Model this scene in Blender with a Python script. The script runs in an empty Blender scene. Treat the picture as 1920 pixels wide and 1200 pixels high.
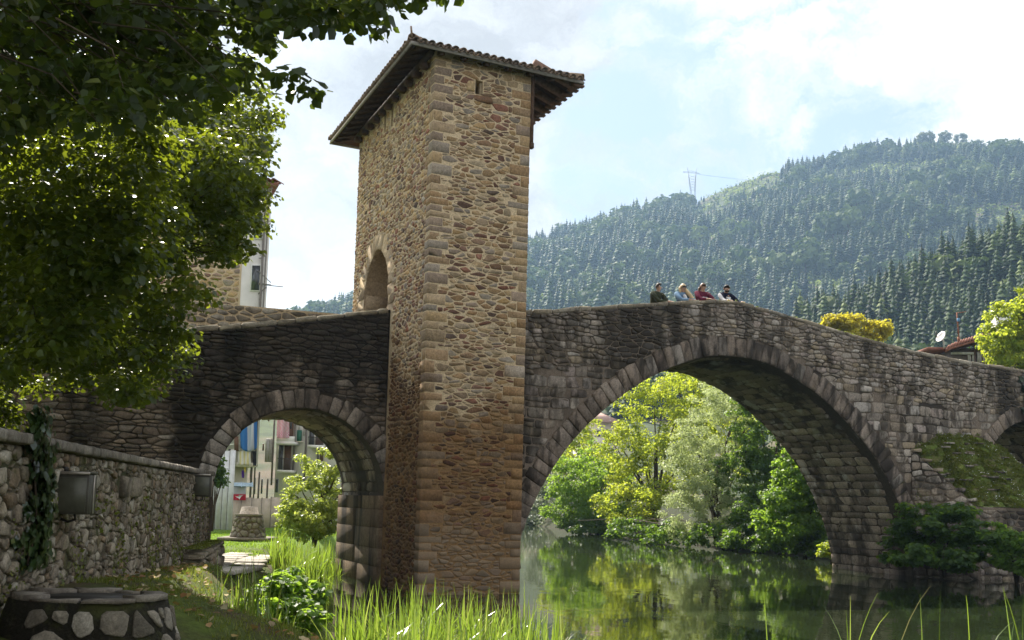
import bpy, math, random
import numpy as np
from mathutils import Vector, Matrix, Euler

# ------------------------------------------------------------------ camera, sky, sun
SC = bpy.context.scene
COL = SC.collection
R = math.radians
FPX, PITCH, ROLL, SHIFT, CAMH = 1820.0, 5.99, 1.389, 148.2, 1.952
cam_data = bpy.data.cameras.new('camera')
cam_data.sensor_width = 36.0
cam_data.lens = FPX / 1920 * 36.0
cam_data.shift_y = SHIFT / 1920
cam_data.clip_start = 0.1
cam_data.clip_end = 6000
camera = bpy.data.objects.new('camera', cam_data)
COL.objects.link(camera)
camera.location = (0, 0, CAMH)
camera.rotation_euler = (Matrix.Rotation(R(90 + PITCH), 3, 'X') @ Matrix.Rotation(R(ROLL), 3, 'Z')).to_euler()
SC.camera = camera

SUN_EL, SUN_AZ = 47.0, -25.0          # azimuth from +Y, negative to the left
world = bpy.data.worlds.new('World')
SC.world = world
world.use_nodes = True
SKY_STRENGTH = 0.11
CLOUD = 3.8
sun_data = bpy.data.lights.new('sun', 'SUN')
sun_data.energy = 5.0
sun_data.angle = R(0.5)
sun_data.color = (1.0, 0.93, 0.82)
sun = bpy.data.objects.new('sun', sun_data)
COL.objects.link(sun)
sun_dir = Vector((math.sin(R(SUN_AZ)) * math.cos(R(SUN_EL)), math.cos(R(SUN_AZ)) * math.cos(R(SUN_EL)), math.sin(R(SUN_EL))))
sun.rotation_euler = sun_dir.to_track_quat('Z', 'Y').to_euler()
sun.location = (-40, 60, 120)
SC.view_settings.view_transform = 'Standard'
SC.view_settings.look = 'None'
SC.view_settings.exposure = 1.35
SC.view_settings.gamma = 1.0
SC.view_settings.use_curve_mapping = False
SC.render.engine = 'CYCLES'
cy = SC.cycles
cy.use_denoising = True
cy.max_bounces = 7
cy.diffuse_bounces = 3
cy.glossy_bounces = 3
cy.transmission_bounces = 5
cy.transparent_max_bounces = 8
cy.volume_bounces = 1
cy.caustics_reflective = False
cy.caustics_refractive = False
cy.sample_clamp_indirect = 6.0

# ------------------------------------------------------------------ pixel <-> world (photo 1920 x 1200)
_a, _r = R(90 + PITCH), R(ROLL)
CR = np.array([[1, 0, 0], [0, math.cos(_a), -math.sin(_a)], [0, math.sin(_a), math.cos(_a)]]) @ \
     np.array([[math.cos(_r), -math.sin(_r), 0], [math.sin(_r), math.cos(_r), 0], [0, 0, 1]])
CC = np.array([0, 0, CAMH])
def ray(x, y): return CR @ np.array([(x - 960) / FPX, (600 - y + SHIFT) / FPX, -1.0])
def at(x, y, Y):
    d = ray(x, y); return CC + d * (Y / d[1])
def proj(P):
    v = (np.asarray(P, float) - CC) @ CR
    w = -v[..., 2]
    w = np.where(w < 1e-3, 1e-3, w)
    return np.stack([960 + FPX * v[..., 0] / w, 600 - FPX * v[..., 1] / w + SHIFT], -1)
# bridge frame: s along the bridge, o away from the viewer, z up
PHI = 0.4413
BU = np.array([math.cos(PHI), math.sin(PHI), 0.0])
BN = np.array([-math.sin(PHI), math.cos(PHI), 0.0])
BC = np.array([-1.825, 20.0, 0.0])
BZ = np.array([0, 0, 1.0])
def B(s, o, z): return BC + BU * s + BN * o + BZ * z
FRONT, BACK = 2.45, 5.9

# ------------------------------------------------------------------ object helpers
WO = {}
def link(o, parent, origin):
    COL.objects.link(o)
    origin = np.asarray(origin, float)
    pw = WO[parent.name] if parent is not None else np.zeros(3)
    if parent is not None: o.parent = parent
    o.location = origin - pw
    WO[o.name] = origin
    return o
def tag(o, label=None, cat=None, group=None, kind=None):
    if label: o['label'] = label
    if cat: o['category'] = cat
    if group: o['group'] = group
    if kind: o['kind'] = kind
    return o
def thing(name, label, cat, origin, group=None):
    o = bpy.data.objects.new(name, None)
    o.empty_display_size = 0.2
    link(o, None, origin)
    return tag(o, label, cat, group)
def mesh(name, V, F, mats, tone=None, smooth=False, midx=None):
    me = bpy.data.meshes.new(name)
    V = np.asarray(V, np.float32).reshape(-1, 3)
    me.vertices.add(len(V)); me.vertices.foreach_set('co', V.ravel())
    if isinstance(F, np.ndarray):
        k = F.shape[1]; flat = F.astype(np.int32).ravel(); starts = np.arange(len(F), dtype=np.int32) * k
    else:
        ln = np.array([len(f) for f in F], np.int32)
        flat = np.fromiter((i for f in F for i in f), np.int32, int(ln.sum()))
        starts = np.concatenate([[0], np.cumsum(ln)[:-1]]).astype(np.int32)
    me.loops.add(len(flat)); me.loops.foreach_set('vertex_index', flat)
    me.polygons.add(len(starts)); me.polygons.foreach_set('loop_start', starts)
    if smooth: me.polygons.foreach_set('use_smooth', np.ones(len(starts), bool))
    for m in (mats if isinstance(mats, (list, tuple)) else [mats]): me.materials.append(m)
    if midx is not None: me.polygons.foreach_set('material_index', np.asarray(midx, np.int32))
    if tone is not None:
        tone = np.asarray(tone, np.float32)
        if tone.ndim == 1: tone = np.tile(tone, (len(V), 1))
        a = me.attributes.new('tone', 'FLOAT_COLOR', 'POINT')
        a.data.foreach_set('color', np.ascontiguousarray(tone).ravel())
    me.update(calc_edges=True)
    return me
def mk(name, V, F, mats, parent=None, tone=None, smooth=False, origin=None, midx=None):
    V = np.asarray(V, float).reshape(-1, 3)
    if origin is None:
        origin = (V.min(0) + V.max(0)) / 2
        if parent is None: origin[2] = V[:, 2].min()
    o = bpy.data.objects.new(name, mesh(name, V - origin, F, mats, tone, smooth, midx))
    return link(o, parent, origin)
def tone4(rng, b=0.0): return (rng.random(), rng.random(), b, 1.0)

class MB:
    """collects shapes into one mesh"""
    def __init__(s): s.V = []; s.F = []; s.T = []; s.M = []
    def add(s, V, F, tone=(0.5, 0.5, 0, 1), m=0):
        n = len(s.V)
        s.V.extend([tuple(v) for v in V]); s.F.extend([[i + n for i in f] for f in F])
        s.T.extend([tone] * len(V)); s.M.extend([m] * len(F)); return s
    def box(s, c, size, axes=None, tone=(0.5, 0.5, 0, 1), ch=0.0, m=0):
        ax = axes if axes is not None else (np.array([1, 0, 0.]), np.array([0, 1, 0.]), BZ)
        V, F = chamfer_box(size, ch) if ch > 0 else plain_box(size)
        c = np.asarray(c, float)
        return s.add([c + ax[0] * v[0] + ax[1] * v[1] + ax[2] * v[2] for v in V], F, tone, m)
    def tube(s, pts, rad, n=6, tone=(0.5, 0.5, 0, 1), m=0, cap=True):
        V, F = tube(pts, rad, n, cap); return s.add(V, F, tone, m)
    def build(s, name, mats, parent=None, smooth=False, origin=None):
        return mk(name, s.V, s.F, mats, parent, s.T, smooth, origin, s.M if isinstance(mats, (list, tuple)) else None)

def plain_box(sz):
    a, b, c = [x / 2 for x in sz]
    V = [(x, y, z) for x in (-a, a) for y in (-b, b) for z in (-c, c)]
    F = [(0, 1, 3, 2), (4, 6, 7, 5), (0, 4, 5, 1), (2, 3, 7, 6), (0, 2, 6, 4), (1, 5, 7, 3)]
    return V, F
def chamfer_box(sz, c):
    a, b, d = [x / 2 for x in sz]
    c = min(c, a * .6, b * .6, d * .6)
    V = []; idx = {}
    for sx in (-1, 1):
        for sy in (-1, 1):
            for sz_ in (-1, 1):
                for k in range(3):
                    idx[(sx, sy, sz_, k)] = len(V)
                    q = [a, b, d]
                    q = [q[i] - (0 if i == k else c) for i in range(3)]
                    V.append((sx * q[0], sy * q[1], sz_ * q[2]))
    F = []
    def g(*k): return idx[k]
    for s in (-1, 1):
        f = [g(s, -1, -1, 0), g(s, 1, -1, 0), g(s, 1, 1, 0), g(s, -1, 1, 0)]; F.append(f if s > 0 else f[::-1])
        f = [g(-1, s, -1, 1), g(-1, s, 1, 1), g(1, s, 1, 1), g(1, s, -1, 1)]; F.append(f if s > 0 else f[::-1])
        f = [g(-1, -1, s, 2), g(1, -1, s, 2), g(1, 1, s, 2), g(-1, 1, s, 2)]; F.append(f if s > 0 else f[::-1])
    for s in (-1, 1):
        for t in (-1, 1):
            f = [g(s, t, -1, 0), g(s, t, 1, 0), g(s, t, 1, 1), g(s, t, -1, 1)]; F.append(f if s * t < 0 else f[::-1])
            f = [g(s, -1, t, 0), g(s, 1, t, 0), g(s, 1, t, 2), g(s, -1, t, 2)]; F.append(f[::-1] if s * t < 0 else f)
            f = [g(-1, s, t, 1), g(1, s, t, 1), g(1, s, t, 2), g(-1, s, t, 2)]; F.append(f if s * t < 0 else f[::-1])
            for w in (-1, 1):
                f = [g(s, t, w, 0), g(s, t, w, 1), g(s, t, w, 2)]; F.append(f if s * t * w > 0 else f[::-1])
    return V, F
def tube(pts, rad, n=6, cap=True):
    P = [np.asarray(p, float) for p in pts]
    if not hasattr(rad, '__len__'): rad = [rad] * len(P)
    V = []; F = []; up = None
    for i, p in enumerate(P):
        d = P[min(i + 1, len(P) - 1)] - P[max(i - 1, 0)]
        d = d / (np.linalg.norm(d) + 1e-9)
        if up is None:
            up = np.cross(d, [0.31, 0.2, 0.93]) if abs(d[2]) < .9 else np.cross(d, [1, .1, 0])
        up = up - d * (up @ d); up /= np.linalg.norm(up) + 1e-9
        w = np.cross(d, up)
        for k in range(n):
            a = 2 * math.pi * k / n
            V.append(p + (up * math.cos(a) + w * math.sin(a)) * rad[i])
    for i in range(len(P) - 1):
        for k in range(n):
            F.append((i * n + k, i * n + (k + 1) % n, (i + 1) * n + (k + 1) % n, (i + 1) * n + k))
    if cap:
        F.append(tuple(range(n))[::-1]); F.append(tuple((len(P) - 1) * n + k for k in range(n)))
    return V, F

# ------------------------------------------------------------------ material helpers
class NT:
    def __init__(s, tree): s.t = tree; tree.nodes.clear()
    def n(s, typ, **kw):
        nd = s.t.nodes.new(typ)
        for k, v in kw.items():
            if k == 'ins':
                for i, x in v.items():
                    if isinstance(x, bpy.types.NodeSocket): s.t.links.new(x, nd.inputs[i])
                    else: nd.inputs[i].default_value = x
            else: setattr(nd, k, v)
        return nd
    def noise(s, vec, scale, detail=4, rough=.55, dist=0.0):
        return s.n('ShaderNodeTexNoise', ins={'Vector': vec, 'Scale': scale, 'Detail': detail, 'Roughness': rough, 'Distortion': dist}).outputs['Fac']
    def map(s, x, a, b, c=0.0, d=1.0, smooth=False):
        nd = s.n('ShaderNodeMapRange', ins={0: x, 1: a, 2: b, 3: c, 4: d})
        if smooth: nd.interpolation_type = 'SMOOTHSTEP'
        return nd.outputs[0]
    def math(s, op, a, b=0.0, clamp=False):
        nd = s.n('ShaderNodeMath', operation=op, ins={0: a, 1: b}); nd.use_clamp = clamp
        return nd.outputs[0]
    def mix(s, f, a, b, mode='MIX'):
        nd = s.n('ShaderNodeMix', data_type='RGBA', blend_type=mode)
        for sock, x in ((nd.inputs[0], f), (nd.inputs[6], a), (nd.inputs[7], b)):
            if isinstance(x, bpy.types.NodeSocket): s.t.links.new(x, sock)
            else: sock.default_value = x if not isinstance(x, tuple) else (tuple(x) + (1,))[:4]
        return nd.outputs[2]
    def ramp(s, f, stops, interp='LINEAR'):
        nd = s.n('ShaderNodeValToRGB', ins={0: f}); cr = nd.color_ramp; cr.interpolation = interp
        while len(cr.elements) > 1: cr.elements.remove(cr.elements[0])
        for i, (p, c) in enumerate(stops):
            e = cr.elements[0] if i == 0 else cr.elements.new(p)
            e.position = p; e.color = (*c, 1)
        return nd.outputs[0]
    def pos(s, scale=(1, 1, 1)):
        p = s.n('ShaderNodeNewGeometry').outputs['Position']
        if scale == (1, 1, 1): return p
        return s.n('ShaderNodeMapping', ins={'Vector': p, 'Scale': scale}).outputs[0]
    def sep(s, v):
        return s.n('ShaderNodeSeparateXYZ', ins={0: v}).outputs
    def tone(s):
        a = s.n('ShaderNodeAttribute', attribute_name='tone')
        return s.n('ShaderNodeSeparateColor', ins={0: a.outputs['Color']}).outputs
    def bump(s, h, strength, dist):
        return s.n('ShaderNodeBump', ins={'Height': h, 'Strength': strength, 'Distance': dist}).outputs[0]
    def out(s, sh): s.n('ShaderNodeOutputMaterial', ins={0: sh})
    def bsdf(s, col, rough=.9, spec=.3, normal=None, metal=0.0):
        ins = {'Base Color': col if isinstance(col, bpy.types.NodeSocket) else (*col, 1), 'Roughness': rough, 'Specular IOR Level': spec, 'Metallic': metal}
        if normal is not None: ins['Normal'] = normal
        return s.n('ShaderNodeBsdfPrincipled', ins=ins).outputs[0]
def newmat(name):
    m = bpy.data.materials.new(name); m.use_nodes = True
    return m, NT(m.node_tree)
def stone_mat(name, stops, bump=.6, stains=(), wash=None, pale=None, moss=None, top=None, band=None, fine=18.0, rough=.92, var=(.6, 1.35)):
    m, t = newmat(name)
    tn = t.tone(); p = t.pos()
    col = t.ramp(tn[0], stops)
    fn = t.noise(p, fine, 6, .7); fn2 = t.noise(p, fine * 3.3, 4, .7)
    k = t.math('MULTIPLY', t.math('MULTIPLY', t.map(fn, .3, .7, var[0], var[1]), t.map(fn2, .3, .7, .72, 1.26)), t.map(tn[1], 0, 1, .72, 1.22))
    col = t.mix(1.0, col, t.n('ShaderNodeCombineColor', ins={0: k, 1: k, 2: k}).outputs[0], 'MULTIPLY')
    for (c, lo, hi, sc, zs, amt) in stains:
        nz = t.noise(t.pos((1, 1, zs)), sc, 5, .62)
        col = t.mix(t.math('MULTIPLY', t.map(nz, lo, hi, 0, 1, True), amt), col, c)
    z = t.sep(p)[2]
    nzz = t.noise(p, .9, 5, .6)
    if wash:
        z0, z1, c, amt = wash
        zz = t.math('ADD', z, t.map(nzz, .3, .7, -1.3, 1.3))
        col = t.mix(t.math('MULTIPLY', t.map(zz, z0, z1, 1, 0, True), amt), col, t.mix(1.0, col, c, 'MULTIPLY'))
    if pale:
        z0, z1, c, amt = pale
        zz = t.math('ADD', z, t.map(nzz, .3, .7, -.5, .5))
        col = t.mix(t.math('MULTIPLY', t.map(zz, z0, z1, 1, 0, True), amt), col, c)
    if top:                                          # black lichen creeping down from the parapet
        z0, z1, c, amt = top
        n3 = t.noise(t.pos((1, 1, .35)), 1.6, 6, .65)
        zz = t.math('ADD', z, t.map(n3, .3, .7, -1.1, 1.1))
        col = t.mix(t.math('MULTIPLY', t.map(zz, z0, z1, 0, 1, True), amt), col, c)
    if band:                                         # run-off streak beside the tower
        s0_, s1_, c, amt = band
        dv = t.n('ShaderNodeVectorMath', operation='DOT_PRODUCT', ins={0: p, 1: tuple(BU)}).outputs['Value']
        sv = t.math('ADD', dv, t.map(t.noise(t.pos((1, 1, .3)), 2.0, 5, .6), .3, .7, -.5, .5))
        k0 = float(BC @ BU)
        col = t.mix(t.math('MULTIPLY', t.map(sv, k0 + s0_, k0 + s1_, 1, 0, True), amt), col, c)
    if moss:
        nrm = t.sep(t.n('ShaderNodeNewGeometry').outputs['Normal'])[2]
        up = t.map(nrm, moss[1], moss[2], 0, 1)
        nm = t.map(t.noise(p, 5.0, 5, .6), .38, .62, 0, 1)
        col = t.mix(t.math('MULTIPLY', t.math('MULTIPLY', up, nm), moss[0]), col, (.05, .06, .012))
    b1 = t.noise(p, 34.0, 5, .7)
    t.out(t.bsdf(col, rough, .25, t.bump(b1, bump, .02)))
    return m
def plain(name, c, rough=.7, spec=.4, metal=0.0, nscale=8.0, var=.25, bump=0.0, dirt=None):
    m, t = newmat(name)
    p = t.pos()
    f = t.noise(p, nscale, 5, .6)
    col = t.mix(1.0, (*c, 1), t.ramp(f, [(.3, (1 - var,) * 3), (.7, (1 + var * .5,) * 3)]), 'MULTIPLY')
    if dirt:
        nd = t.noise(t.pos((1, 1, .18)), dirt[1], 5, .65)
        col = t.mix(t.map(nd, dirt[2], dirt[3], 0, dirt[4], True), col, dirt[0])
    t.out(t.bsdf(col, rough, spec, t.bump(f, bump, .02) if bump else None, metal))
    return m
def leaf_mat(name, stops, trans=.35, tcol=(.42, .5, .06), rough=.42, spec=.45, hueobj=False):
    m, t = newmat(name)
    if hueobj: r0 = t.n('ShaderNodeObjectInfo').outputs['Random']; tn = [r0, r0, r0]
    else: tn = t.tone()
    col = t.ramp(tn[0], stops)
    col = t.mix(1.0, col, t.ramp(tn[1], [(0, (.65,) * 3), (1, (1.3,) * 3)]), 'MULTIPLY')
    tc = t.mix(.6, col, tcol)
    sh = t.n('ShaderNodeMixShader', ins={0: trans, 1: t.bsdf(col, rough, spec), 2: t.n('ShaderNodeBsdfTranslucent', ins={0: tc}).outputs[0]}).outputs[0]
    t.out(sh)
    return m

# ------------------------------------------------------------------ sky
w = NT(world.node_tree)
sky = w.n('ShaderNodeTexSky', sky_type='NISHITA')
sky.sun_disc = False
sky.sun_elevation = R(SUN_EL); sky.sun_rotation = R(SUN_AZ)
sky.altitude = 150; sky.air_density = 1.0; sky.dust_density = 2.0; sky.ozone_density = 1.5
dirv = w.n('ShaderNodeTexCoord').outputs['Generated']
warp = w.n('ShaderNodeVectorMath', operation='MULTIPLY_ADD', ins={0: w.n('ShaderNodeTexNoise', ins={'Vector': dirv, 'Scale': 6.0, 'Detail': 8.0, 'Roughness': .65}).outputs['Color'], 1: (.16, .16, .16), 2: dirv}).outputs[0]
strch = w.n('ShaderNodeMapping', ins={'Vector': warp, 'Scale': (1, 1, 2.2)}).outputs[0]
n1 = w.noise(strch, 3.1, 9, .58)
n2 = w.noise(strch, 7.0, 7, .6)
# where the cloud deck opens on blue: a band of directions, and loosely all round the sky
open_ = None
for (px_, py_, rad) in ((1250, 230, .14), (1430, 250, .1), (1560, 90, .085), (1600, 190, .08), (1130, 330, .08), (1400, 90, .04), (640, 10, .05)):
    d = ray(px_, py_); d = d / np.linalg.norm(d)
    dist = w.n('ShaderNodeVectorMath', operation='DISTANCE', ins={0: warp, 1: tuple(d + .08)}).outputs['Value']
    k = w.map(dist, rad * .35, rad * 1.5, 1, 0, True)
    open_ = k if open_ is None else w.math('MAXIMUM', open_, k)
cover = w.math('ADD', w.math('ADD', n1, w.math('MULTIPLY', w.math('SUBTRACT', n2, .5), .75)), w.math('SUBTRACT', .11, w.math('MULTIPLY', open_, .31)))
cl = w.map(cover, .22, .45, 0, 1, True)
shade = w.map(w.noise(strch, 2.6, 9, .62), .36, .62, .60, 1.2)
cval = w.math('MULTIPLY', shade, CLOUD)
ccol = w.mix(1.0, w.n('ShaderNodeCombineColor', ins={0: cval, 1: cval, 2: cval}).outputs[0], (.99, 1.0, 1.015), 'MULTIPLY')
skyblue = w.mix(.9, sky.outputs[0], (2.05, 2.55, 3.2))
fin = w.mix(cl, skyblue, ccol)
bg = w.n('ShaderNodeBackground', ins={0: fin, 1: SKY_STRENGTH})
w.n('ShaderNodeOutputWorld', ins={0: bg.outputs[0]})

# ------------------------------------------------------------------ masonry
def clip(poly, px, py, nx, ny):
    out = []; n = len(poly)
    d = [(x - px) * nx + (y - py) * ny for x, y in poly]
    for i in range(n):
        j = (i + 1) % n
        if d[i] >= 0: out.append(poly[i])
        if (d[i] >= 0) != (d[j] >= 0):
            t = d[i] / (d[i] - d[j])
            out.append((poly[i][0] + (poly[j][0] - poly[i][0]) * t, poly[i][1] + (poly[j][1] - poly[i][1]) * t))
    return out
def area(poly):
    return abs(sum(poly[i][0] * poly[(i + 1) % len(poly)][1] - poly[(i + 1) % len(poly)][0] * poly[i][1] for i in range(len(poly)))) / 2
def ccw(poly):
    a = sum(poly[i][0] * poly[(i + 1) % len(poly)][1] - poly[(i + 1) % len(poly)][0] * poly[i][1] for i in range(len(poly)))
    return poly if a > 0 else poly[::-1]
def inset(poly, g):
    poly = ccw(poly); out = list(poly)
    for i in range(len(poly)):
        (x0, y0), (x1, y1) = poly[i], poly[(i + 1) % len(poly)]
        L = math.hypot(x1 - x0, y1 - y0)
        if L < 1e-5: continue
        nx, ny = -(y1 - y0) / L, (x1 - x0) / L
        out = clip(out, x0 + nx * g, y0 + ny * g, nx, ny)
        if len(out) < 3: return []
    return out
def simplify(poly, nmax, mind=.012):
    p = [poly[0]]
    for q in poly[1:]:
        if math.hypot(q[0] - p[-1][0], q[1] - p[-1][1]) > mind: p.append(q)
    while len(p) > 3 and math.hypot(p[0][0] - p[-1][0], p[0][1] - p[-1][1]) < mind: p.pop()
    while len(p) > nmax:
        best = min(range(len(p)), key=lambda i: area([p[i - 1], p[i], p[(i + 1) % len(p)]]))
        p.pop(best)
    return p
def chaikin(poly, r=.22):
    out = []
    for i in range(len(poly)):
        a, b = poly[i], poly[(i + 1) % len(poly)]
        out.append((a[0] + (b[0] - a[0]) * r, a[1] + (b[1] - a[1]) * r))
        out.append((a[0] + (b[0] - a[0]) * (1 - r), a[1] + (b[1] - a[1]) * (1 - r)))
    return out
def rubble(u0, u1, v0, v1, hr, wr, rng, jit=.25, wvar=.35, asp=2.0, keep=None):
    """irregular coursed rubble: a power diagram on jittered courses, cells as polygons in (u, v)"""
    sd = []
    v = v0
    while v < v1:
        h = rng.uniform(*hr); u = u0 - rng.uniform(0, wr[1])
        while u < u1 + wr[1]:
            wd = rng.uniform(*wr) if rng.random() > .12 else wr[1] * rng.uniform(1.0, 1.5)
            sd.append((u + wd / 2 + rng.uniform(-1, 1) * jit * wd * .5, v + h / 2 + rng.uniform(-1, 1) * jit * h, wd, h, rng.uniform(0, wvar) * h * h))
            u += wd
        v += h
    if keep: sd = [q for q in sd if keep(q[0], q[1], .6)]
    S = np.array(sd); A = asp
    P = np.stack([S[:, 0], S[:, 1] * A], 1); W = S[:, 4] * A * A
    out = []
    K = min(18, len(S) - 1)
    cell = max(wr[1], hr[1] * A) * 1.5
    buckets = {}
    for i, (a, b) in enumerate(P): buckets.setdefault((int(a // cell), int(b // cell)), []).append(i)
    for i in range(len(S)):
        x, y = P[i]
        cx, cy_ = int(x // cell), int(y // cell)
        ids = [j for dx in (-1, 0, 1) for dy in (-1, 0, 1) for j in buckets.get((cx + dx, cy_ + dy), ()) if j != i]
        D = [( (P[j][0] - x) ** 2 + (P[j][1] - y) ** 2, j) for j in ids]
        D.sort()
        m = cell * .9
        poly = [(x - m, y - m), (x + m, y - m), (x + m, y + m), (x - m, y + m)]
        for d2, j in D[:K]:
            if d2 < 1e-9: continue
            qx, qy = P[j]
            t = .5 + (W[i] - W[j]) / (2 * d2)
            t = min(max(t, .2), .8)
            poly = clip(poly, x + (qx - x) * t, y + (qy - y) * t, x - qx, y - qy)
            if len(poly) < 3: break
        if len(poly) < 3: continue
        poly = [(a, b / A) for a, b in poly]
        for (px, py, nx, ny) in ((u0, 0, 1, 0), (u1, 0, -1, 0), (0, v0, 0, 1), (0, v1, 0, -1)):
            poly = clip(poly, px, py, nx, ny)
            if len(poly) < 3: break
        if len(poly) >= 3: out.append(poly)
    return out
def courses(u0, u1, v0, v1, hr, wr, rng, keep=None, jit=.012, split=.12):
    """roughly squared stones in courses that wander a little; some are two thin stones"""
    out = []; v = v0; ph = rng.uniform(0, 6)
    wav = lambda u: .02 * math.sin(u * 1.3 + ph) + .015 * math.sin(u * 3.1 + 2 * ph)
    while v < v1:
        h = rng.uniform(*hr); u = u0 - rng.uniform(0, wr[1]); j = lambda: rng.uniform(-jit, jit)
        while u < u1:
            w_ = rng.uniform(*wr) * (1.35 if rng.random() < .1 else 1)
            if keep is None or keep(u + w_ / 2, v + h / 2, .5):
                parts = [(v, v + h)]
                if rng.random() < split and h > hr[0] * 1.2:
                    c = v + h * rng.uniform(.4, .6); parts = [(v, c), (c, v + h)]
                for a, b in parts:
                    q = [(u + j(), a + wav(u) + j()), (u + w_ + j(), a + wav(u + w_) + j()), (u + w_ + j(), b + wav(u + w_) + j()), (u + j(), b + wav(u) + j())]
                    if rng.random() < .25: k = rng.randrange(4); q[k] = (q[k][0] * .8 + (u + w_ / 2) * .2, q[k][1] * .8 + (a + b) / 2 * .2)
                    for (px, py, nx, ny) in ((u0, 0, 1, 0), (u1, 0, -1, 0)):
                        q = clip(q, px, py, nx, ny) if len(q) > 2 else q
                    if len(q) > 2: out.append(q)
            u += w_
        v += h
    return out
def centre(p): return sum(q[0] for q in p) / len(p), sum(q[1] for q in p) / len(p)
def stone(poly, S, h, rng, gap=.012, nmax=10, rnd=.22, dome=.8, deep=-.03, b=0.0, rag=.1, tone=None):
    """one stone from its outline: side, worn edge, and an uneven face; returns a dict"""
    q = inset(poly, gap)
    if len(q) < 3: return None
    q = simplify(q, max(3, nmax // 2 + (nmax % 2)), .015)
    if len(q) < 3 or area(q) < 4e-4: return None
    q = simplify(chaikin(q, rnd), nmax, .006)
    if len(q) < 4: return None
    cx, cy_ = centre(q); n = len(q)
    q = [(cx + (x - cx) * (1 + rng.uniform(-rag, rag * .4)), cy_ + (y - cy_) * (1 + rng.uniform(-rag, rag * .4))) for x, y in q]
    tx, ty = rng.uniform(-.12, .12), rng.uniform(-.12, .12)
    V = [S(x, y, deep) for x, y in q]
    V += [S(x, y, h * .45 * rng.uniform(.8, 1.1)) for x, y in q]
    V += [S(cx + (x - cx) * dome, cy_ + (y - cy_) * (dome - .04), h * rng.uniform(.85, 1.1) + tx * (x - cx) + ty * (y - cy_)) for x, y in q]
    F = [(i, (i + 1) % n, n + (i + 1) % n, n + i) for i in range(n)] + [(n + i, n + (i + 1) % n, 2 * n + (i + 1) % n, 2 * n + i) for i in range(n)]
    F.append(tuple(range(2 * n, 3 * n)))
    V = np.array(V)
    pp = proj(V[n:])
    inside = ((pp[:, 0] > -20) & (pp[:, 0] < 1940) & (pp[:, 1] > -20) & (pp[:, 1] < 1220)).mean()
    sc = float(np.prod(pp.max(0) - pp.min(0))) * inside
    return dict(V=V, F=F, T=tone or (rng.random(), rng.random(), b, 1), score=sc)
def lay(stones, mat, parent, name='stone', rest='rubble_masonry', limit=300, minpx=0.0):
    stones = [s for s in stones if s]
    stones.sort(key=lambda s: -s['score'])
    top = [s for s in stones[:limit] if s['score'] > minpx]
    for s in top: mk(name, s['V'], s['F'], mat, parent, s['T'])
    left = stones[len(top):]
    if left:
        V = np.concatenate([s['V'] for s in left]); F = []; T = []; n = 0
        for s in left:
            F += [tuple(i + n for i in f) for f in s['F']]; n += len(s['V']); T.append(np.tile(np.array(s['T']), (len(s['V']), 1)))
        o = mk(rest, V, F, mat, parent, np.concatenate(T)); o['kind'] = 'stuff'
        return o

# ------------------------------------------------------------------ stone materials
OCHRE = [(0, (.46, .335, .185)), (.16, (.30, .185, .095)), (.3, (.42, .34, .225)), (.44, (.21, .12, .068)), (.56, (.34, .295, .235)), (.66, (.40, .265, .12)), (.78, (.27, .23, .185)), (.88, (.27, .125, .08)), (1, (.10, .075, .058))]
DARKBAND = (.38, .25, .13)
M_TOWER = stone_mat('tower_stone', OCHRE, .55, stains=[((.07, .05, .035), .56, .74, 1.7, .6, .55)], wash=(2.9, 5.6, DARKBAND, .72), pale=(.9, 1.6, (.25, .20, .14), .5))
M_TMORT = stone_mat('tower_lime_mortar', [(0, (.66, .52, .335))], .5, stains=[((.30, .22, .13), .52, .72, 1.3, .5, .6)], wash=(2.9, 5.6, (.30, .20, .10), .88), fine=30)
M_TSIDE = stone_mat('tower_side_stone', [(p_, tuple(min(c * 1.3, .7) for c in k_)) for p_, k_ in OCHRE], .7, stains=[((.08, .06, .04), .54, .72, 1.4, .6, .5)], wash=(3.6, 6.8, (.28, .19, .105), .92))  # front palette lifted: light put into the stone of the unlit left face
M_ARCHST = stone_mat('dressed_sandstone', [(0, (.52, .40, .25)), (.5, (.44, .33, .21)), (1, (.36, .28, .19))], .4, stains=[((.15, .11, .07), .55, .75, 2.0, .5, .5)])
GREYB = [(0, (.37, .315, .255)), (.2, (.28, .235, .19)), (.4, (.42, .37, .31)), (.6, (.24, .20, .165)), (.75, (.37, .30, .205)), (.9, (.34, .28, .245)), (1, (.47, .43, .38))]
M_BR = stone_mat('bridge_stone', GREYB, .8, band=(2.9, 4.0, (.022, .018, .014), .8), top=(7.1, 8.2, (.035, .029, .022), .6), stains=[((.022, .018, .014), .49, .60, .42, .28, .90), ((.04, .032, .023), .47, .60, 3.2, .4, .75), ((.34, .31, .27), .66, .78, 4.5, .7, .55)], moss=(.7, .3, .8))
M_BRM = stone_mat('bridge_mortar', [(0, (.22, .175, .135))], .6, stains=[((.016, .013, .010), .42, .6, .8, .35, .8)], fine=30)
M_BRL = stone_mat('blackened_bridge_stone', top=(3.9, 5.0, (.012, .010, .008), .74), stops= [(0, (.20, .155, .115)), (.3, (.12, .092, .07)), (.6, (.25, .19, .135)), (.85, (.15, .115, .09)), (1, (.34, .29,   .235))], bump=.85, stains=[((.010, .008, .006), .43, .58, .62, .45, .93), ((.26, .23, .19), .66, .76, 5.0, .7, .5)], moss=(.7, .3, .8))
M_BRLM = stone_mat('blackened_mortar', [(0, (.12, .095, .07))], .6, top=(3.9, 4.9, (.012, .010, .008), .74), stains=[((.008, .007, .005), .4, .6, .9, .5, .8)], fine=30)
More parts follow.
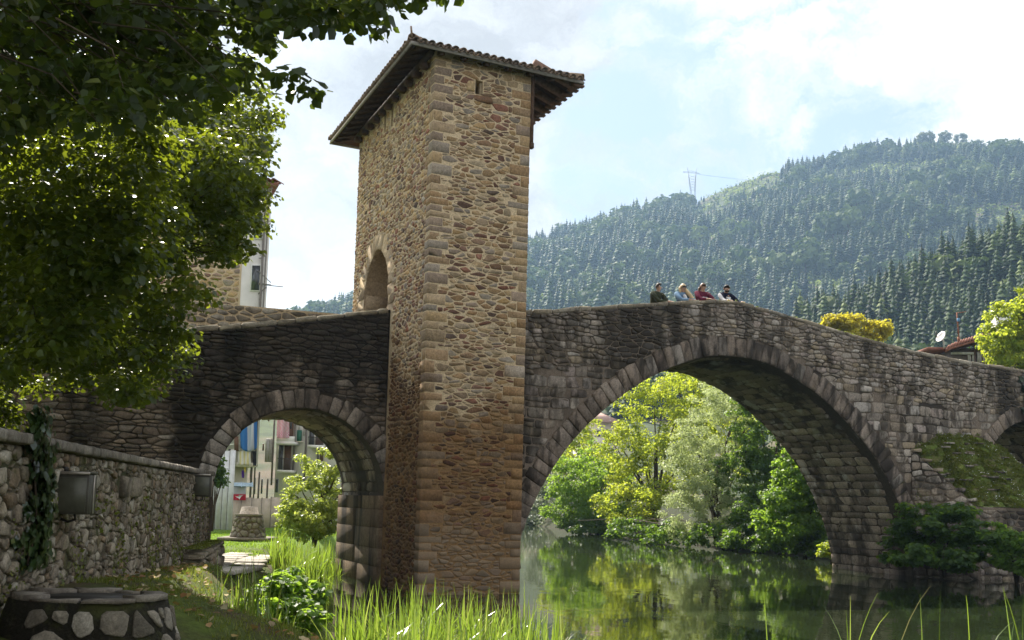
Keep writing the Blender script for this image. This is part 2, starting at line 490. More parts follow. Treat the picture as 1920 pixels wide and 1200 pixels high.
M_VOUS = stone_mat('voussoir_stone', [(0, (.30, .24, .19)), (.3, (.20, .16, .125)), (.6, (.33, .275, .225)), (.85, (.16, .125, .10)), (1, (.42, .38, .33))], .8, stains=[((.022, .018, .014), .46, .62, 1.3, .25, .85), ((.03, .024, .018), .50, .62, 4.5, .3, .7)], moss=(.5, .4, .9))
M_SOF = stone_mat('vault_stone', [(0, (.32, .26, .20)), (.4, (.18, .14, .11)), (.7, (.38, .31, .23)), (1, (.22, .18, .14))], .7, stains=[((.018, .014, .011), .47, .60, .75, .3, .85), ((.50, .47, .42), .55, .66, 1.7, .16, .75)])
M_SOFM = stone_mat('vault_mortar', [(0, (.07, .055, .04))], .6, stains=[((.30, .28, .25), .6, .72, 1.6, .22, .6)])
M_COPE = stone_mat('coping_stone', [(0, (.34, .29, .22)), (.5, (.26, .22, .16)), (1, (.40, .36, .29))], .8, stains=[((.05, .04, .03), .5, .65, 2.2, 1, .6)], moss=(.55, .3, .8))
M_JAMB = stone_mat('pier_ashlar', [(0, (.20, .14, .085)), (.5, (.155, .11, .07)), (1, (.25, .185, .12))], .8, stains=[((.012, .010, .008), .46, .60, 1.3, .08, .92), ((.07, .05, .03), .5, .6, 5, .6, .5)])
M_WALL = stone_mat('garden_wall_stone', [(0, (.31, .26, .19)), (.2, (.21, .17, .125)), (.4, (.37, .32, .25)), (.6, (.165, .13, .095)), (.75, (.25, .18, .115)), (.85, (.43, .39, .32)), (1, (.24, .205, .155))], .9, stains=[((.035, .028, .02), .52, .66, 2.4, .6, .7), ((.07, .08, .018), .56, .68, 2.2, 1.0, .7)], moss=(.6, .4, .9))
M_WALLM = stone_mat('garden_wall_joint', [(0, (.09, .075, .05))], .6, stains=[((.04, .05, .015), .5, .62, 2, 1, .7)])
M_CAPST = stone_mat('wall_capping', [(0, (.27, .24, .20)), (1, (.20, .175, .145))], .6, stains=[((.06, .05, .04), .5, .66, 3, .6, .6)])
M_WELL = stone_mat('well_stone', [(0, (.24, .215, .175)), (.5, (.17, .15, .12)), (1, (.31, .285, .24))], .8, stains=[((.07, .06, .045), .55, .70, 4, 1, .6)])
M_WELLM = stone_mat('mossy_joint', [(0, (.030, .027, .019))], 1.0, stains=[((.055, .06, .016), .5, .66, 4, 1, .8), ((.10, .09, .07), .58, .7, 9, 1, .6)])
M_TILE = stone_mat('old_roof_tile', [(0, (.27, .20, .15)), (.4, (.20, .16, .125)), (.7, (.32, .22, .15)), (1, (.16, .14, .115))], .5, stains=[((.30, .29, .22), .6, .7, 5, 1, .5)])
M_WOOD = plain('weathered_oak', (.10, .062, .042), .85, .2, nscale=14, var=.4, bump=.4)
M_WOODP = plain('pinkish_oak_rafter', (.26, .16, .12), .85, .2, nscale=14, var=.4, bump=.4)
M_FASC = plain('grey_fascia_board', (.30, .28, .25), .8, .2, nscale=10, var=.35)
M_IRON = plain('dark_iron', (.025, .022, .02), .6, .4)
M_DARK = plain('dark_interior', (.012, .010, .008), .95, .1)

# ------------------------------------------------------------------ ground, river, hills
RIV = np.array([(60, 8), (24, 8.2), (8, 8.6), (3, 8.9), (-.8, 9.6), (-2.55, 11.4), (-3.5, 14), (-4.25, 17.5), (-5.0, 21), (-5.55, 25), (-6.2, 29), (-6.4, 40), (-6, 60), (-9, 78), (-16, 92), (-40, 110), (-38, 122), (-9, 104), (1.2, 86), (4.8, 62.8), (9.4, 44.8), (11.8, 40.8), (13.0, 37.2), (13.2, 34.6), (16.4, 30.6), (17.6, 29.2), (20.5, 30.6), (26, 33), (60, 44)], float)
def river_sd(x, y):
    """signed distance to the river outline, positive on land"""
    d2 = np.full(x.shape, 1e9); ins = np.zeros(x.shape, bool)
    for i in range(len(RIV)):
        a, b = RIV[i], RIV[(i + 1) % len(RIV)]
        e = b - a
        t = np.clip(((x - a[0]) * e[0] + (y - a[1]) * e[1]) / (e @ e), 0, 1)
        d2 = np.minimum(d2, (x - a[0] - e[0] * t) ** 2 + (y - a[1] - e[1] * t) ** 2)
        c = ((a[1] > y) != (b[1] > y)) & (x < (b[0] - a[0]) * (y - a[1]) / (b[1] - a[1] + 1e-12) + a[0])
        ins ^= c
    return np.where(ins, -1, 1) * np.sqrt(d2)
def wall_x(y): return -4.0 - 2.3 * (y - 7.6) / 12.8      # face of the retaining wall on the left bank
YA, YB = 900.0, 250.0
RA_TREE = [(300, 1), (990, .9), (1100, 1), (1150, 1.1), (1285, 1.1), (1310, .35), (1345, .25), (1455, .28), (1475, .9), (1620, .85), (1720, .75), (1800, .4), (1930, .3), (2400, .3)]
def ridge_trees(x): return np.interp(x, [q[0] for q in RA_TREE], [q[1] for q in RA_TREE])
RA = [at(x, y, YA) - np.array([0, 0, 26.0 * float(ridge_trees(x))]) for x, y in ((300, 620), (480, 600), (585, 575), (660, 545), (800, 480), (990, 425), (1100, 395), (1200, 362), (1285, 350), (1312, 362), (1345, 352), (1400, 330), (1455, 312), (1470, 300), (1560, 272), (1650, 247), (1740, 237), (1800, 250), (1860, 278), (1930, 305), (2100, 360), (2400, 420))]
RB = [at(x, y, YB) - np.array([0, 0, 9.5]) for x, y in ((1250, 700), (1380, 640), (1440, 600), (1520, 562), (1600, 543), (1700, 492), (1800, 442), (1930, 402), (2100, 360), (2500, 330))]
def interp(x, P): return np.interp(x, [p[0] for p in P], [p[2] for p in P])
def wob(x, y, s, seed=0.0):
    return np.sin(x / s + seed) * np.cos(y / s * 1.3 + seed * 2.1) + .5 * np.sin(x / s * 2.3 + y / s * 1.9 + seed * 3)
def hill_z(x, y):
    ra = interp(x, RA) * np.clip((y - 300) / (YA - 300), 0, 1) ** .92 + wob(x, y, 53) * 4 * np.clip((y - 300) / 200, 0, 1) * np.clip((YA - y) / 110, 0, 1)
    ra = np.where(y > YA, interp(x, RA) * np.clip(1 - (y - YA) / 1200, .25, 1), ra)
    rb = interp(x, RB) * np.clip((y - 135) / (YB - 135), 0, 1) ** .9 + wob(x, y, 15, 1.) * 1.5 * np.clip((y - 135) / 45, 0, 1) * np.clip((YB - y) / 22, 0, 1)
    rb = np.where(y > YB, interp(x, RB) * np.clip(1 - (y - YB) / 115, 0, 1), rb)
    return np.maximum(ra, rb)
def sstep(a, b, x):
    t = np.clip((x - a) / (b - a), 0, 1); return t * t * (3 - 2 * t)
def ground_z(x, y):
    x = np.asarray(x, float); y = np.asarray(y, float)
    sd = river_sd(x, y)
    base = np.interp(y, [0, 5.5, 6.3, 7.2, 8.6, 10, 13, 17, 20, 30, 42, 54, 60, 100], [.3, .4, .55, .80, 1.04, 1.02, .86, .72, .42, .52, .36, .25, .5, 1.5])
    base = base - .20 * np.clip(x - wall_x(y) - .9, 0, 3.2) * sstep(19, 12, y)
    near = sstep(0, 5, x - (-2.5))
    base = base * (1 - near) + np.where(y < 25, .5, np.where(y > 33, 1.2, .8)) * near
    right = (x > 5) & (y > 28)
    base = np.where(right, -.05 + np.clip(sd, 0, 14) * .20, base)
    z = np.where(sd > 0, np.minimum(base, -.12 + sd * .85), np.maximum(-1.4, -.12 + sd * .5))
    wx = wall_x(y)
    bank = np.where((y < 20.3) & (x < wx - .32), 2.15, 0)
    z = np.where(bank > 0, np.maximum(z, bank * sstep(0, .12, wx - .32 - x)), z)
    pd_ = np.abs(x - np.interp(y, [15, 18, 21, 24.5], [-4.85, -5.5, -5.95, -6.45]))
    z = np.where((y > 17) & (y < 25), np.maximum(z, .34 - .9 * np.clip(pd_ - .72, 0, 3)), z)
    z = z + np.where((sd > .6) & (pd_ > .9) & (y < 120), wob(x, y, .9) * .025 + wob(x, y, 2.7, 2) * .04, 0)
    z = np.maximum(z, hill_z(x, y) + np.where(y > 110, 1.5, -5))
    return z
def axis(segs):
    out = []
    for a, b, st in segs: out += list(np.arange(a, b, st))
    return np.array(out + [segs[-1][1]])
gx = axis([(-1000, -400, 100), (-400, -100, 20), (-100, -30, 4), (-30, -10, 1), (-10, 6, .3), (6, 30, 1), (30, 120, 6), (120, 720, 14), (720, 1000, 70)])
gy = axis([(-60, 0, 8), (0, 5, 1), (5, 32, .3), (32, 60, 1), (60, 130, 4), (130, 960, 12), (960, 1300, 34)])
GX, GY = np.meshgrid(gx, gy)
GZ = ground_z(GX, GY)
nx_, ny_ = len(gx), len(gy)
ii = np.arange(nx_ * ny_).reshape(ny_, nx_)
gF = np.stack([ii[:-1, :-1], ii[:-1, 1:], ii[1:, 1:], ii[1:, :-1]], -1).reshape(-1, 4)
m, t = newmat('bank_soil_and_turf')
p = t.pos(); z = t.sep(p)[2]; yy = t.sep(p)[1]
n1_ = t.noise(p, 1.1, 6, .65); n2_ = t.noise(p, 9.0, 5, .7); n3_ = t.noise(p, .02, 5, .6)
turf = t.ramp(n1_, [(.36, (.075, .055, .030)), (.47, (.060, .070, .018)), (.6, (.075, .105, .018)), (.72, (.11, .14, .03))])
turf = t.mix(1.0, turf, t.ramp(n2_, [(.3, (.6,) * 3), (.7, (1.35,) * 3)]), 'MULTIPLY')
lawn = t.mix(t.map(n2_, .3, .7), (.09, .16, .018), (.14, .21, .03))
xx = t.sep(p)[0]
turf = t.mix(t.map(xx, 0, 4, 0, .85, True), turf, (.018, .022, .009))
col = t.mix(t.math('MULTIPLY', t.map(yy, 25.5, 29, 0, 1, True), t.map(xx, -4, -2, 1, 0)), turf, lawn)
hillc = t.ramp(n3_, [(.38, (.035, .050, .020)), (.5, (.055, .075, .028)), (.58, (.10, .075, .05)), (.68, (.06, .08, .03))])
hillc = t.mix(1.0, hillc, t.ramp(t.noise(p, .16, 5, .7), [(.3, (.6,) * 3), (.7, (1.4,) * 3)]), 'MULTIPLY')
col = t.mix(t.map(yy, 90, 130), col, hillc)
col = t.mix(t.map(z, -.05, .12, 1, 0, True), col, (.035, .028, .018))
t.out(t.bsdf(col, .95, .2, t.bump(n2_, .6, .05)))
M_GROUND = m
ground = mk('ground', np.stack([GX, GY, GZ], -1), gF, M_GROUND, smooth=True, origin=(0, 0, 0))
ground['kind'] = 'structure'

m, t = newmat('river_water')
p = t.pos()
wv = t.noise(t.pos((1.0, .55, 1)), 2.2, 3, .5, .3)
wv2 = t.noise(t.pos((.35, .12, 1)), 1.0, 3, .5)
hh = t.math('ADD', t.math('MULTIPLY', wv, .5), t.math('MULTIPLY', wv2, 1.2))
fl = t.map(t.noise(t.pos((.10, .35, 1)), 1.0, 3, .5), .45, .68, .35, 1.0, True)
b_ = t.n('ShaderNodeBump', ins={'Height': hh, 'Strength': fl, 'Distance': .012})
t.out(t.n('ShaderNodeBsdfPrincipled', ins={'Base Color': (.016, .022, .010, 1), 'Roughness': .03, 'IOR': 1.38, 'Specular IOR Level': .62, 'Normal': b_.outputs[0]}).outputs[0])
M_WATER = m
wx_ = np.linspace(-60, 70, 14); wy_ = np.linspace(4, 130, 14)
WXg, WYg = np.meshgrid(wx_, wy_); jj = np.arange(14 * 14).reshape(14, 14)
river = mk('river', np.stack([WXg, WYg, np.zeros_like(WXg)], -1), np.stack([jj[:-1, :-1], jj[:-1, 1:], jj[1:, 1:], jj[1:, :-1]], -1).reshape(-1, 4), M_WATER, origin=(0, 0, 0))
river['kind'] = 'structure'

# ------------------------------------------------------------------ gate tower
rng = random.Random(7)
TW, TD, TH = 2.30, 5.62, 11.55
tower = thing('gate_tower', 'tall ochre rubble stone gate tower with a wide tiled roof standing on the old bridge', 'tower', B(TW / 2, TD / 2, -.5))
def wall_face(us, lo, hi, S, mb, hole=None):
    """a wall sheet of columns; hole(u) gives (z0, z1) cut out"""
    for a, b in zip(us[:-1], us[1:]):
        segs = [((lo(a), lo(b)), (hi(a), hi(b)))]
        h = hole((a + b) / 2) if hole else None
        if h:
            ha, hb = hole(a) or h, hole(b) or h
            segs = [((lo(a), lo(b)), (ha[0], hb[0])), ((ha[1], hb[1]), (hi(a), hi(b)))]
        for (l0, l1), (h0, h1) in segs:
            if h0 - l0 < 1e-4 and h1 - l1 < 1e-4: continue
            mb.add([S(a, l0, 0), S(b, l1, 0), S(b, h1, 0), S(a, h0, 0)], [(0, 1, 2, 3)])
mb = MB()
Sf = lambda u, v, h: B(u, -h, v)                 # front face
Sl = lambda u, v, h: B(-h, u, v)                 # left face, u runs away from the viewer
Sr = lambda u, v, h: B(TW + h, u, v)
SL0, SL1, SZ0, SZ1 = .95, 1.13, 10.78, 11.10
wall_face([0, SL0, SL1, TW], lambda u: -1, lambda u: TH, Sf, mb, lambda u: (SZ0, SZ1) if SL0 < u < SL1 else None)
GC, GR, GZS = 3.66, .98, 6.95                    # gateway: centre, half width, springing
def gate_top(u):
    x = min(abs(u - GC) / GR, 1.0); return GZS + 1.05 * (1 - x ** 1.75) ** .62
LSL = [(2.80, 2.98, 10.86, 11.36), (3.36, 3.52, 10.9, 11.44)]
us = sorted(set([0, 2.45] + [q for l in LSL for q in l[:2]] + list(np.linspace(GC - GR, GC + GR, 15)) + [TD]))
def lhole(u):
    if GC - GR < u < GC + GR: return (5.35, gate_top(u))
def lh2(u):
    for a, b, z0, z1 in LSL:
        if a < u < b: return (z0, z1)
wall_face(us, lambda u: -1, lambda u: 9.5, Sl, mb, lhole)
wall_face(us, lambda u: 9.5, lambda u: TH, Sl, mb, lh2)
wall_face([0, TD], lambda u: -1, lambda u: TH, Sr, mb)
mb.add([B(0, TD, -1), B(TW, TD, -1), B(TW, TD, TH), B(0, TD, TH)], [(0, 1, 2, 3)])
# reveals of the slits
for (S, u0, u1, z0, z1) in [(Sf, SL0, SL1, SZ0, SZ1)] + [(Sl, a, b, c, d) for a, b, c, d in LSL]:
    for q in (((u0, z0), (u0, z1)), ((u1, z0), (u1, z1)), ((u0, z0), (u1, z0)), ((u0, z1), (u1, z1))):
        (a, b), (c, d) = q
        mb.add([S(a, b, 0), S(c, d, 0), S(c, d, -.5), S(a, b, -.5)], [(0, 1, 2, 3)])
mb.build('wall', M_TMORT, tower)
for (S, u0, u1, z0, z1) in [(Sf, SL0, SL1, SZ0, SZ1)] + [(Sl, a, b, c, d) for a, b, c, d in LSL]:
    mb = MB(); mb.add([S(u0, z0, -.5), S(u1, z0, -.5), S(u1, z1, -.5), S(u0, z1, -.5)], [(0, 1, 2, 3)]); mb.build('slit_darkness', M_DARK, tower)
# gateway passage: jambs, vault, back of the passage left open to the far side
mb = MB(); uu = np.linspace(GC - GR, GC + GR, 15)
ring = [(GC - GR, 5.35)] + [(u, gate_top(u)) for u in uu] + [(GC + GR, 5.35)]
for (a, b), (c, d) in zip(ring[:-1], ring[1:]):
    mb.add([Sl(a, b, 0), Sl(c, d, 0), Sl(c, d, -TW), Sl(a, b, -TW)], [(0, 1, 2, 3)])
mb.add([Sl(GC - GR, 5.35, 0), Sl(GC + GR, 5.35, 0), Sl(GC + GR, 5.35, -TW), Sl(GC - GR, 5.35, -TW)], [(0, 1, 2, 3)])
mb.build('gateway_vault', M_ARCHST, tower)
for k in range(4):                                # ashlar of the far jamb
    for j in range(3):
        u0, u1 = .05 + j * .75, .78 + j * .75; z0 = 5.4 + k * .42
        mk('jamb_stone', [B(u, GC + GR - d, z) for d in (-.05, .03) for z in (z0, z0 + .4) for u in (u0, u1 - .02)], [(0, 1, 3, 2), (4, 6, 7, 5), (0, 4, 5, 1), (2, 3, 7, 6), (0, 2, 6, 4), (1, 5, 7, 3)], M_ARCHST, tower, tone4(rng))
# gateway voussoirs on the left face
gp = [(u, gate_top(u)) for u in np.linspace(GC - GR, GC + GR, 60)]
gp = [(GC - GR, z) for z in np.linspace(6.2, GZS, 4)[:-1]] + gp + [(GC + GR, z) for z in np.linspace(GZS, 6.2, 4)[1:]]
def arc_split(pts, n):
    L = [0]
    for a, b in zip(pts[:-1], pts[1:]): L.append(L[-1] + math.hypot(b[0] - a[0], b[1] - a[1]))
    T = np.linspace(0, L[-1], n + 1)
    return list(zip(np.interp(T, L, [p[0] for p in pts]), np.interp(T, L, [p[1] for p in pts])))
def normals(pts):
    out = []
    for i in range(len(pts)):
        a, b = pts[max(i - 1, 0)], pts[min(i + 1, len(pts) - 1)]
        dx, dy = b[0] - a[0], b[1] - a[1]; L = math.hypot(dx, dy); out.append((-dy / L, dx / L))
    return out
def voussoirs(pts, thick, S, mat, parent, rng, h=.05, gap=.010, tvar=.08):
    if len(pts) > 20: pts = [pts[0]] + [tuple(np.array(p) + (np.array(q) - np.array(p)) * rng.uniform(-.16, .16)) for p, q in zip(pts[1:-1], pts[2:])] + [pts[-1]]
    nr = normals(pts)
    for i in range(len(pts) - 1):
        th = thick * (1 + rng.uniform(-tvar, tvar))
        a, b, na, nb = pts[i], pts[i + 1], nr[i], nr[i + 1]
        poly = [a, (a[0] + na[0] * th, a[1] + na[1] * th), (b[0] + nb[0] * th, b[1] + nb[1] * th), b]
        s = stone(poly, S, h * rng.uniform(.7, 1.25), rng, gap, 10, .1, .93, -.12, rag=.03)
        if s: mk('voussoir', s['V'], s['F'], mat, parent, s['T'])
voussoirs(arc_split(gp, 19), .46, Sl, M_ARCHST, tower, rng, .014, .003)
# quoins of the front-left and front-right corners
quo = []; z = -.9; k = 0
while z < TH - .12:
    h = rng.uniform(.13, .27)
    if z + h > TH - .1: h = TH - .1 - z
    wl, wr_ = (rng.uniform(.36, .52), rng.uniform(.2, .3)) if k % 2 else (rng.uniform(.2, .3), rng.uniform(.36, .5))
    wq = rng.uniform(.32, .5) if k % 2 == 0 else rng.uniform(.18, .28)
    quo.append((z, z + h, wl, wr_, wq)); z += h; k += 1
def jitbox(c, size, mat, parent, name, rng, j=.012, ch=.018, axes=(BU, BN, BZ), tone=None):
    V, F = chamfer_box(size, ch)
    V = [np.asarray(c) + axes[0] * (v[0] + rng.uniform(-j, j)) + axes[1] * (v[1] + rng.uniform(-j, j)) + axes[2] * (v[2] + rng.uniform(-j, j)) for v in V]
    return mk(name, V, F, mat, parent, tone or tone4(rng))
for (z0, z1, wl, wr_, wq) in quo:
    if z0 < -.4: continue
    e = rng.uniform(.003, .010)
    tq = (rng.choice([.04, .12, .24, .54, .5, .2, .72]), rng.uniform(.3, 1), 0, 1)
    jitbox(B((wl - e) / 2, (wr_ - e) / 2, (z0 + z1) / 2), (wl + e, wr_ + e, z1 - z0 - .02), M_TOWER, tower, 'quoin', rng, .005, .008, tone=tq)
    tq = (rng.choice([.04, .12, .24, .54, .5, .2, .72]), rng.uniform(.3, 1), 0, 1)
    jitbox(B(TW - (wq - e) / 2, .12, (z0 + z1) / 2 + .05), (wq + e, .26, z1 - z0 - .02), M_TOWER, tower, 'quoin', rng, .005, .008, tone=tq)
# front rubble
st = []
for p in rubble(0, TW, -.5, TH - .02, (.05, .125), (.09, .30), rng, .45, .8, 2.6):
    cx, cy_ = centre(p)
    p = clip(p, 0, TH - .02, 0, -1)
    if len(p) < 3: continue
    v0, v1 = min(q[1] for q in p), max(q[1] for q in p); lim, limr = 0, TW
    for (z0, z1, wl, wr_, wq) in quo:
        if min(v1, z1) - max(v0, z0) > .25 * (v1 - v0): lim = max(lim, wl)
        if min(v1, z1 + .05) - max(v0, z0 + .05) > .25 * (v1 - v0): limr = min(limr, TW - wq)
    if cx < lim - .05 or cx > limr + .05: continue
    p = clip(clip(p, lim, 0, 1, 0), limr, 0, -1, 0)
    if len(p) < 3: continue
    if SZ0 - .05 < cy_ < SZ1 + .03 and SL0 - .12 < cx < SL1 + .12:
        p = clip(p, SL0 - .01, 0, -1, 0) if cx < (SL0 + SL1) / 2 else clip(p, SL1 + .01, 0, 1, 0)
        if len(p) < 3: continue
    st.append(stone(p, Sf, rng.uniform(.005, .018), rng, rng.choice([.004, .006, .009, .018]), 10, .15, .88, rag=.14))
st.append(stone([(SL0 - .03, SZ0 - .16), (SL1 + .26, SZ0 - .18), (SL1 + .22, SZ0 - .01), (SL0 - .02, SZ0 - .01)], Sf, .04, rng, .006, 10, .15, .88, tone=(.44, .5, 0, 1)))
st.append(stone([(SL0 - .22, SZ0 + .02), (SL0 - .02, SZ0 + .02), (SL0 - .02, SZ1 - .03), (SL0 - .2, SZ1 - .05)], Sf, .04, rng, .006, 10, .15, .88, tone=(.0, .9, 0, 1)))
st.append(stone([(SL1 - .06, SZ0 + .005), (SL1 + .01, SZ0 + .005), (SL1 - .005, SZ1), (SL1 - .055, SZ1)], lambda u, v, h: Sf(u, v, h - .1), .06, rng, .003, 8, .1, .9, tone=(.3, .4, 0, 1)))
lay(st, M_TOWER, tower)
# left face rubble (small stones, seen on the slant) and the hidden right face
for (S, u1, mat_) in ((Sl, TD, M_TSIDE), (Sr, TD, M_TSIDE)):
    st = []
    def kp(u, v, m): return not (u > FRONT + .3 and v < 6.2)
    big = S is Sr
    for p in rubble(0, TD, -.5, TH - .02, (.055, .12) if not big else (.14, .26), (.09, .24) if not big else (.25, .6), rng, .4, .45, 1.8, kp):
        cx, cy_ = centre(p)
        if cx < .28 and not big:
            p = clip(p, .24, 0, 1, 0)
            if len(p) < 3: continue
        p = clip(clip(p, u1, 0, -1, 0), 0, TH - .02, 0, -1)
        if len(p) < 3: continue
        if not big:
            if abs(cx - GC) < GR + .42 and cy_ < gate_top(min(max(cx, GC - GR), GC + GR)) + .45: continue
            if any(a - .08 < cx < b + .08 and c - .05 < cy_ < d + .05 for a, b, c, d in LSL): continue
        st.append(stone(p, S, rng.uniform(.008, .024), rng, rng.choice([.004, .006, .010]), 8, .16, .84, rag=.1))
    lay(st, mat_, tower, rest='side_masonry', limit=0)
# roof
EA, EB, EA2, EB2, EZ = .645, .30, 1.17, .62, 11.47
s0, s1, o0, o1 = -EA, TW + EA2, -EB, TD + EB2
sm = (s0 + s1) / 2; hw = (s1 - s0) / 2; SLP = math.tan(R(19))
def roof_z(s, o): return EZ + SLP * min(s - s0, s1 - s, o - o0, o1 - o)
r0, r1 = B(sm, o0 + hw, EZ + SLP * hw), B(sm, o1 - hw, EZ + SLP * hw)
E4 = [B(s0, o0, EZ), B(s1, o0, EZ), B(s1, o1, EZ), B(s0, o1, EZ)]
up = BZ * .05
V = [q for q in E4] + [r0, r1] + [q + up for q in E4] + [r0 + up, r1 + up]
F = [(0, 1, 4), (1, 2, 5, 4), (2, 3, 5), (3, 0, 4, 5)]
roof = mk('roof', V, F + [tuple(i + 6 for i in f) for f in F] + [(0, 1, 7, 6), (1, 2, 8, 7), (2, 3, 9, 8), (3, 0, 6, 9)], M_WOOD, tower)
def tile_geo(p0, p1, w, r, invert=False, n=5, th=.016):
    """one barrel tile from p0 (eave end) up to p1; w is the sideways unit vector"""
    d = p1 - p0; d = d / np.linalg.norm(d); nn = np.cross(w, d)
    if nn[2] < 0: nn = -nn
    V = []
    for (p, k) in ((p0, 1.0), (p1, .86)):
        for rr in (r * k, r * k - th):
            for i in range(n + 1):
                a = math.pi * i / n
                x, y = -math.cos(a) * rr, math.sin(a) * rr * .9
                V.append(p + w * x + nn * (-y + r * .9 if invert else y))
    m_ = n + 1; F = []
    for i in range(n):
        F += [(i, i + 1, 2 * m_ + i + 1, 2 * m_ + i), (m_ + i, 3 * m_ + i, 3 * m_ + i + 1, m_ + i + 1), (i, m_ + i, m_ + i + 1, i + 1)]
    return V, F
tiles = []; chan = MB()
PIT = .172
sides = [(lambda a, b: B(a, o0 + b, EZ + .055 + SLP * b), s0, s1, BU), (lambda a, b: B(s0 + b, a, EZ + .055 + SLP * b), o0, o1, BN),
         (lambda a, b: B(s1 - b, a, EZ + .055 + SLP * b), o0, o1, BN), (lambda a, b: B(a, o1 - b, EZ + .055 + SLP * b), s0, s1, BU)]
for si, (f, a0, a1, wv_) in enumerate(sides):
    n = int((a1 - a0) / PIT)
    for i in range(n):
        a = a0 + (i + .5) * (a1 - a0) / n
        run = min(a - a0, a1 - a, hw)
        b = -.05
        while b < run:
            q0 = f(a, b + rng.uniform(-.015, .015)) + BZ * .01; q1 = f(a, min(b + .42, run + .1))
            V, F = tile_geo(q0, q1, wv_, .078)
            V = np.array(V); pp = proj(V[:6]).mean(0)
            tiles.append(dict(V=V, F=F, T=tone4(rng), score=(1000 if b < 0 else 0) + 400 * (si in (0,)) + 200 * (si == 1) - b * 50))
            if i:
                ac = a0 + i * (a1 - a0) / n
                if si < 3 or b < 0:
                    V, F = tile_geo(f(ac, b - .03) - BZ * .05, f(ac, min(b + .42, run)) - BZ * .05, wv_, .075, True)
                    chan.add(V, F, tone4(rng))
            b += .34
lay(tiles, M_TILE, roof, 'roof_tile', 'roof_tiling', 240)
ch = chan.build('channel_tiling', M_TILE, roof); ch['kind'] = 'stuff'
hips = MB()
for a, b in ((E4[0], r0), (E4[1], r0), (E4[2], r1), (E4[3], r1), (r0, r1)):
    L = np.linalg.norm(b - a); k = max(2, int(L / .36)); d = (b - a) / L
    wv_ = np.cross(d, BZ); wv_ /= np.linalg.norm(wv_)
    for i in range(k):
        V, F = tile_geo(a + d * (i * L / k) + BZ * .10, a + d * ((i + 1.12) * L / k) + BZ * .10, wv_, .1)
        hips.add(V, F, tone4(rng))
hp = hips.build('hip_tiles', M_TILE, roof); hp['kind'] = 'stuff'
mk('finial_stub', *tube([E4[0] + BZ * .1, E4[0] + BZ * .33 + BU * -.03], [.03, .022], 6), M_TILE, roof, (0.6, .5, 0, 1))
# eaves: fascia boards, rafters, and boards between them
for a, b, ax in ((E4[0], E4[1], BU), (E4[1], E4[2], BN), (E4[2], E4[3], BU), (E4[3], E4[0], BN)):
    c = (a + b) / 2; L = np.linalg.norm(b - a)
    ay = BN if ax is BU else BU
    V, F = chamfer_box((L + .02, .045, .075), .008)
    mk('fascia_board', [c + ax * v[0] + ay * v[1] + BZ * (v[2] - .02) for v in V], F, M_FASC, roof)
def rafter(a, b, mat, w=.11, h=.13):
    d = b - a; L = np.linalg.norm(d); d /= L
    sx = np.cross(d, BZ); sx /= np.linalg.norm(sx); uz = np.cross(sx, d)
    V, F = chamfer_box((L, w, h), .012)
    mk('rafter', [(a + b) / 2 + d * v[0] + sx * v[1] + uz * (v[2] - .075) for v in V], F, mat, roof)
n = 16
for i in range(n + 1):
    o = o0 + .22 + (o1 - o0 - .44) * i / n
    rafter(B(-.02, o, roof_z(s0 + .62, min(max(o, o0 + .7), o1 - .7))), B(s0 + .05, o, EZ + .015), M_WOOD, .07, .06)
n = 12
for i in range(n + 1):
    o = o0 + .25 + (o1 - o0 - .5) * i / n
    rafter(B(TW + .05, o, roof_z(s1 - 1.1, min(max(o, o0 + 1.15), o1 - 1.15))), B(s1 - .05, o, EZ + .015), M_WOODP, .13, .15)
n = 7
for i in range(n + 1):
    s = s0 + .2 + (s1 - s0 - .4) * i / n
    rafter(B(s, .05, roof_z(min(max(s, s0 + .4), s1 - .4), o0 + .35)), B(s, o0 + .04, EZ + .015), M_WOOD, .1, .09)
for k in range(24):                                # projecting ends of the eave boards on the right
    o = o0 + .1 + (o1 - o0 - .2) * k / 23
    V, F = plain_box((.26, .12, .035))
    mk('eave_board_end', [B(s1 - .06 + v[0], o + v[1], EZ - .07 + v[2]) for v in V], F, M_WOODP, roof)
# corbel stones and wall plate under the left eave
for k in range(11):
    o = .35 + k * .5
    jitbox(B(-.12, o, TH - .18 - rng.uniform(0, .06)), (.18, .16, .13), M_WOOD, tower, 'corbel_block', rng, .012, .02)
V, F = chamfer_box((.1, TD, .1), .01)
mk('wall_plate', [B(-.08 + v[0], TD / 2 + v[1], TH - .04 + v[2]) for v in V], F, M_WOOD, tower)
V, F = chamfer_box((.07, .07, 1.75), .01)
pl = mk('hanging_post', [B(TW + .045 + v[0], -.0 + v[1], 10.68 + v[2]) for v in V], F, M_WOOD, tower)
V, F = chamfer_box((.10, .10, .14), .015)
mk('post_knob', [B(TW + .045 + v[0], -.0 + v[1], 9.86 + v[2]) for v in V], F, M_WOOD, pl)

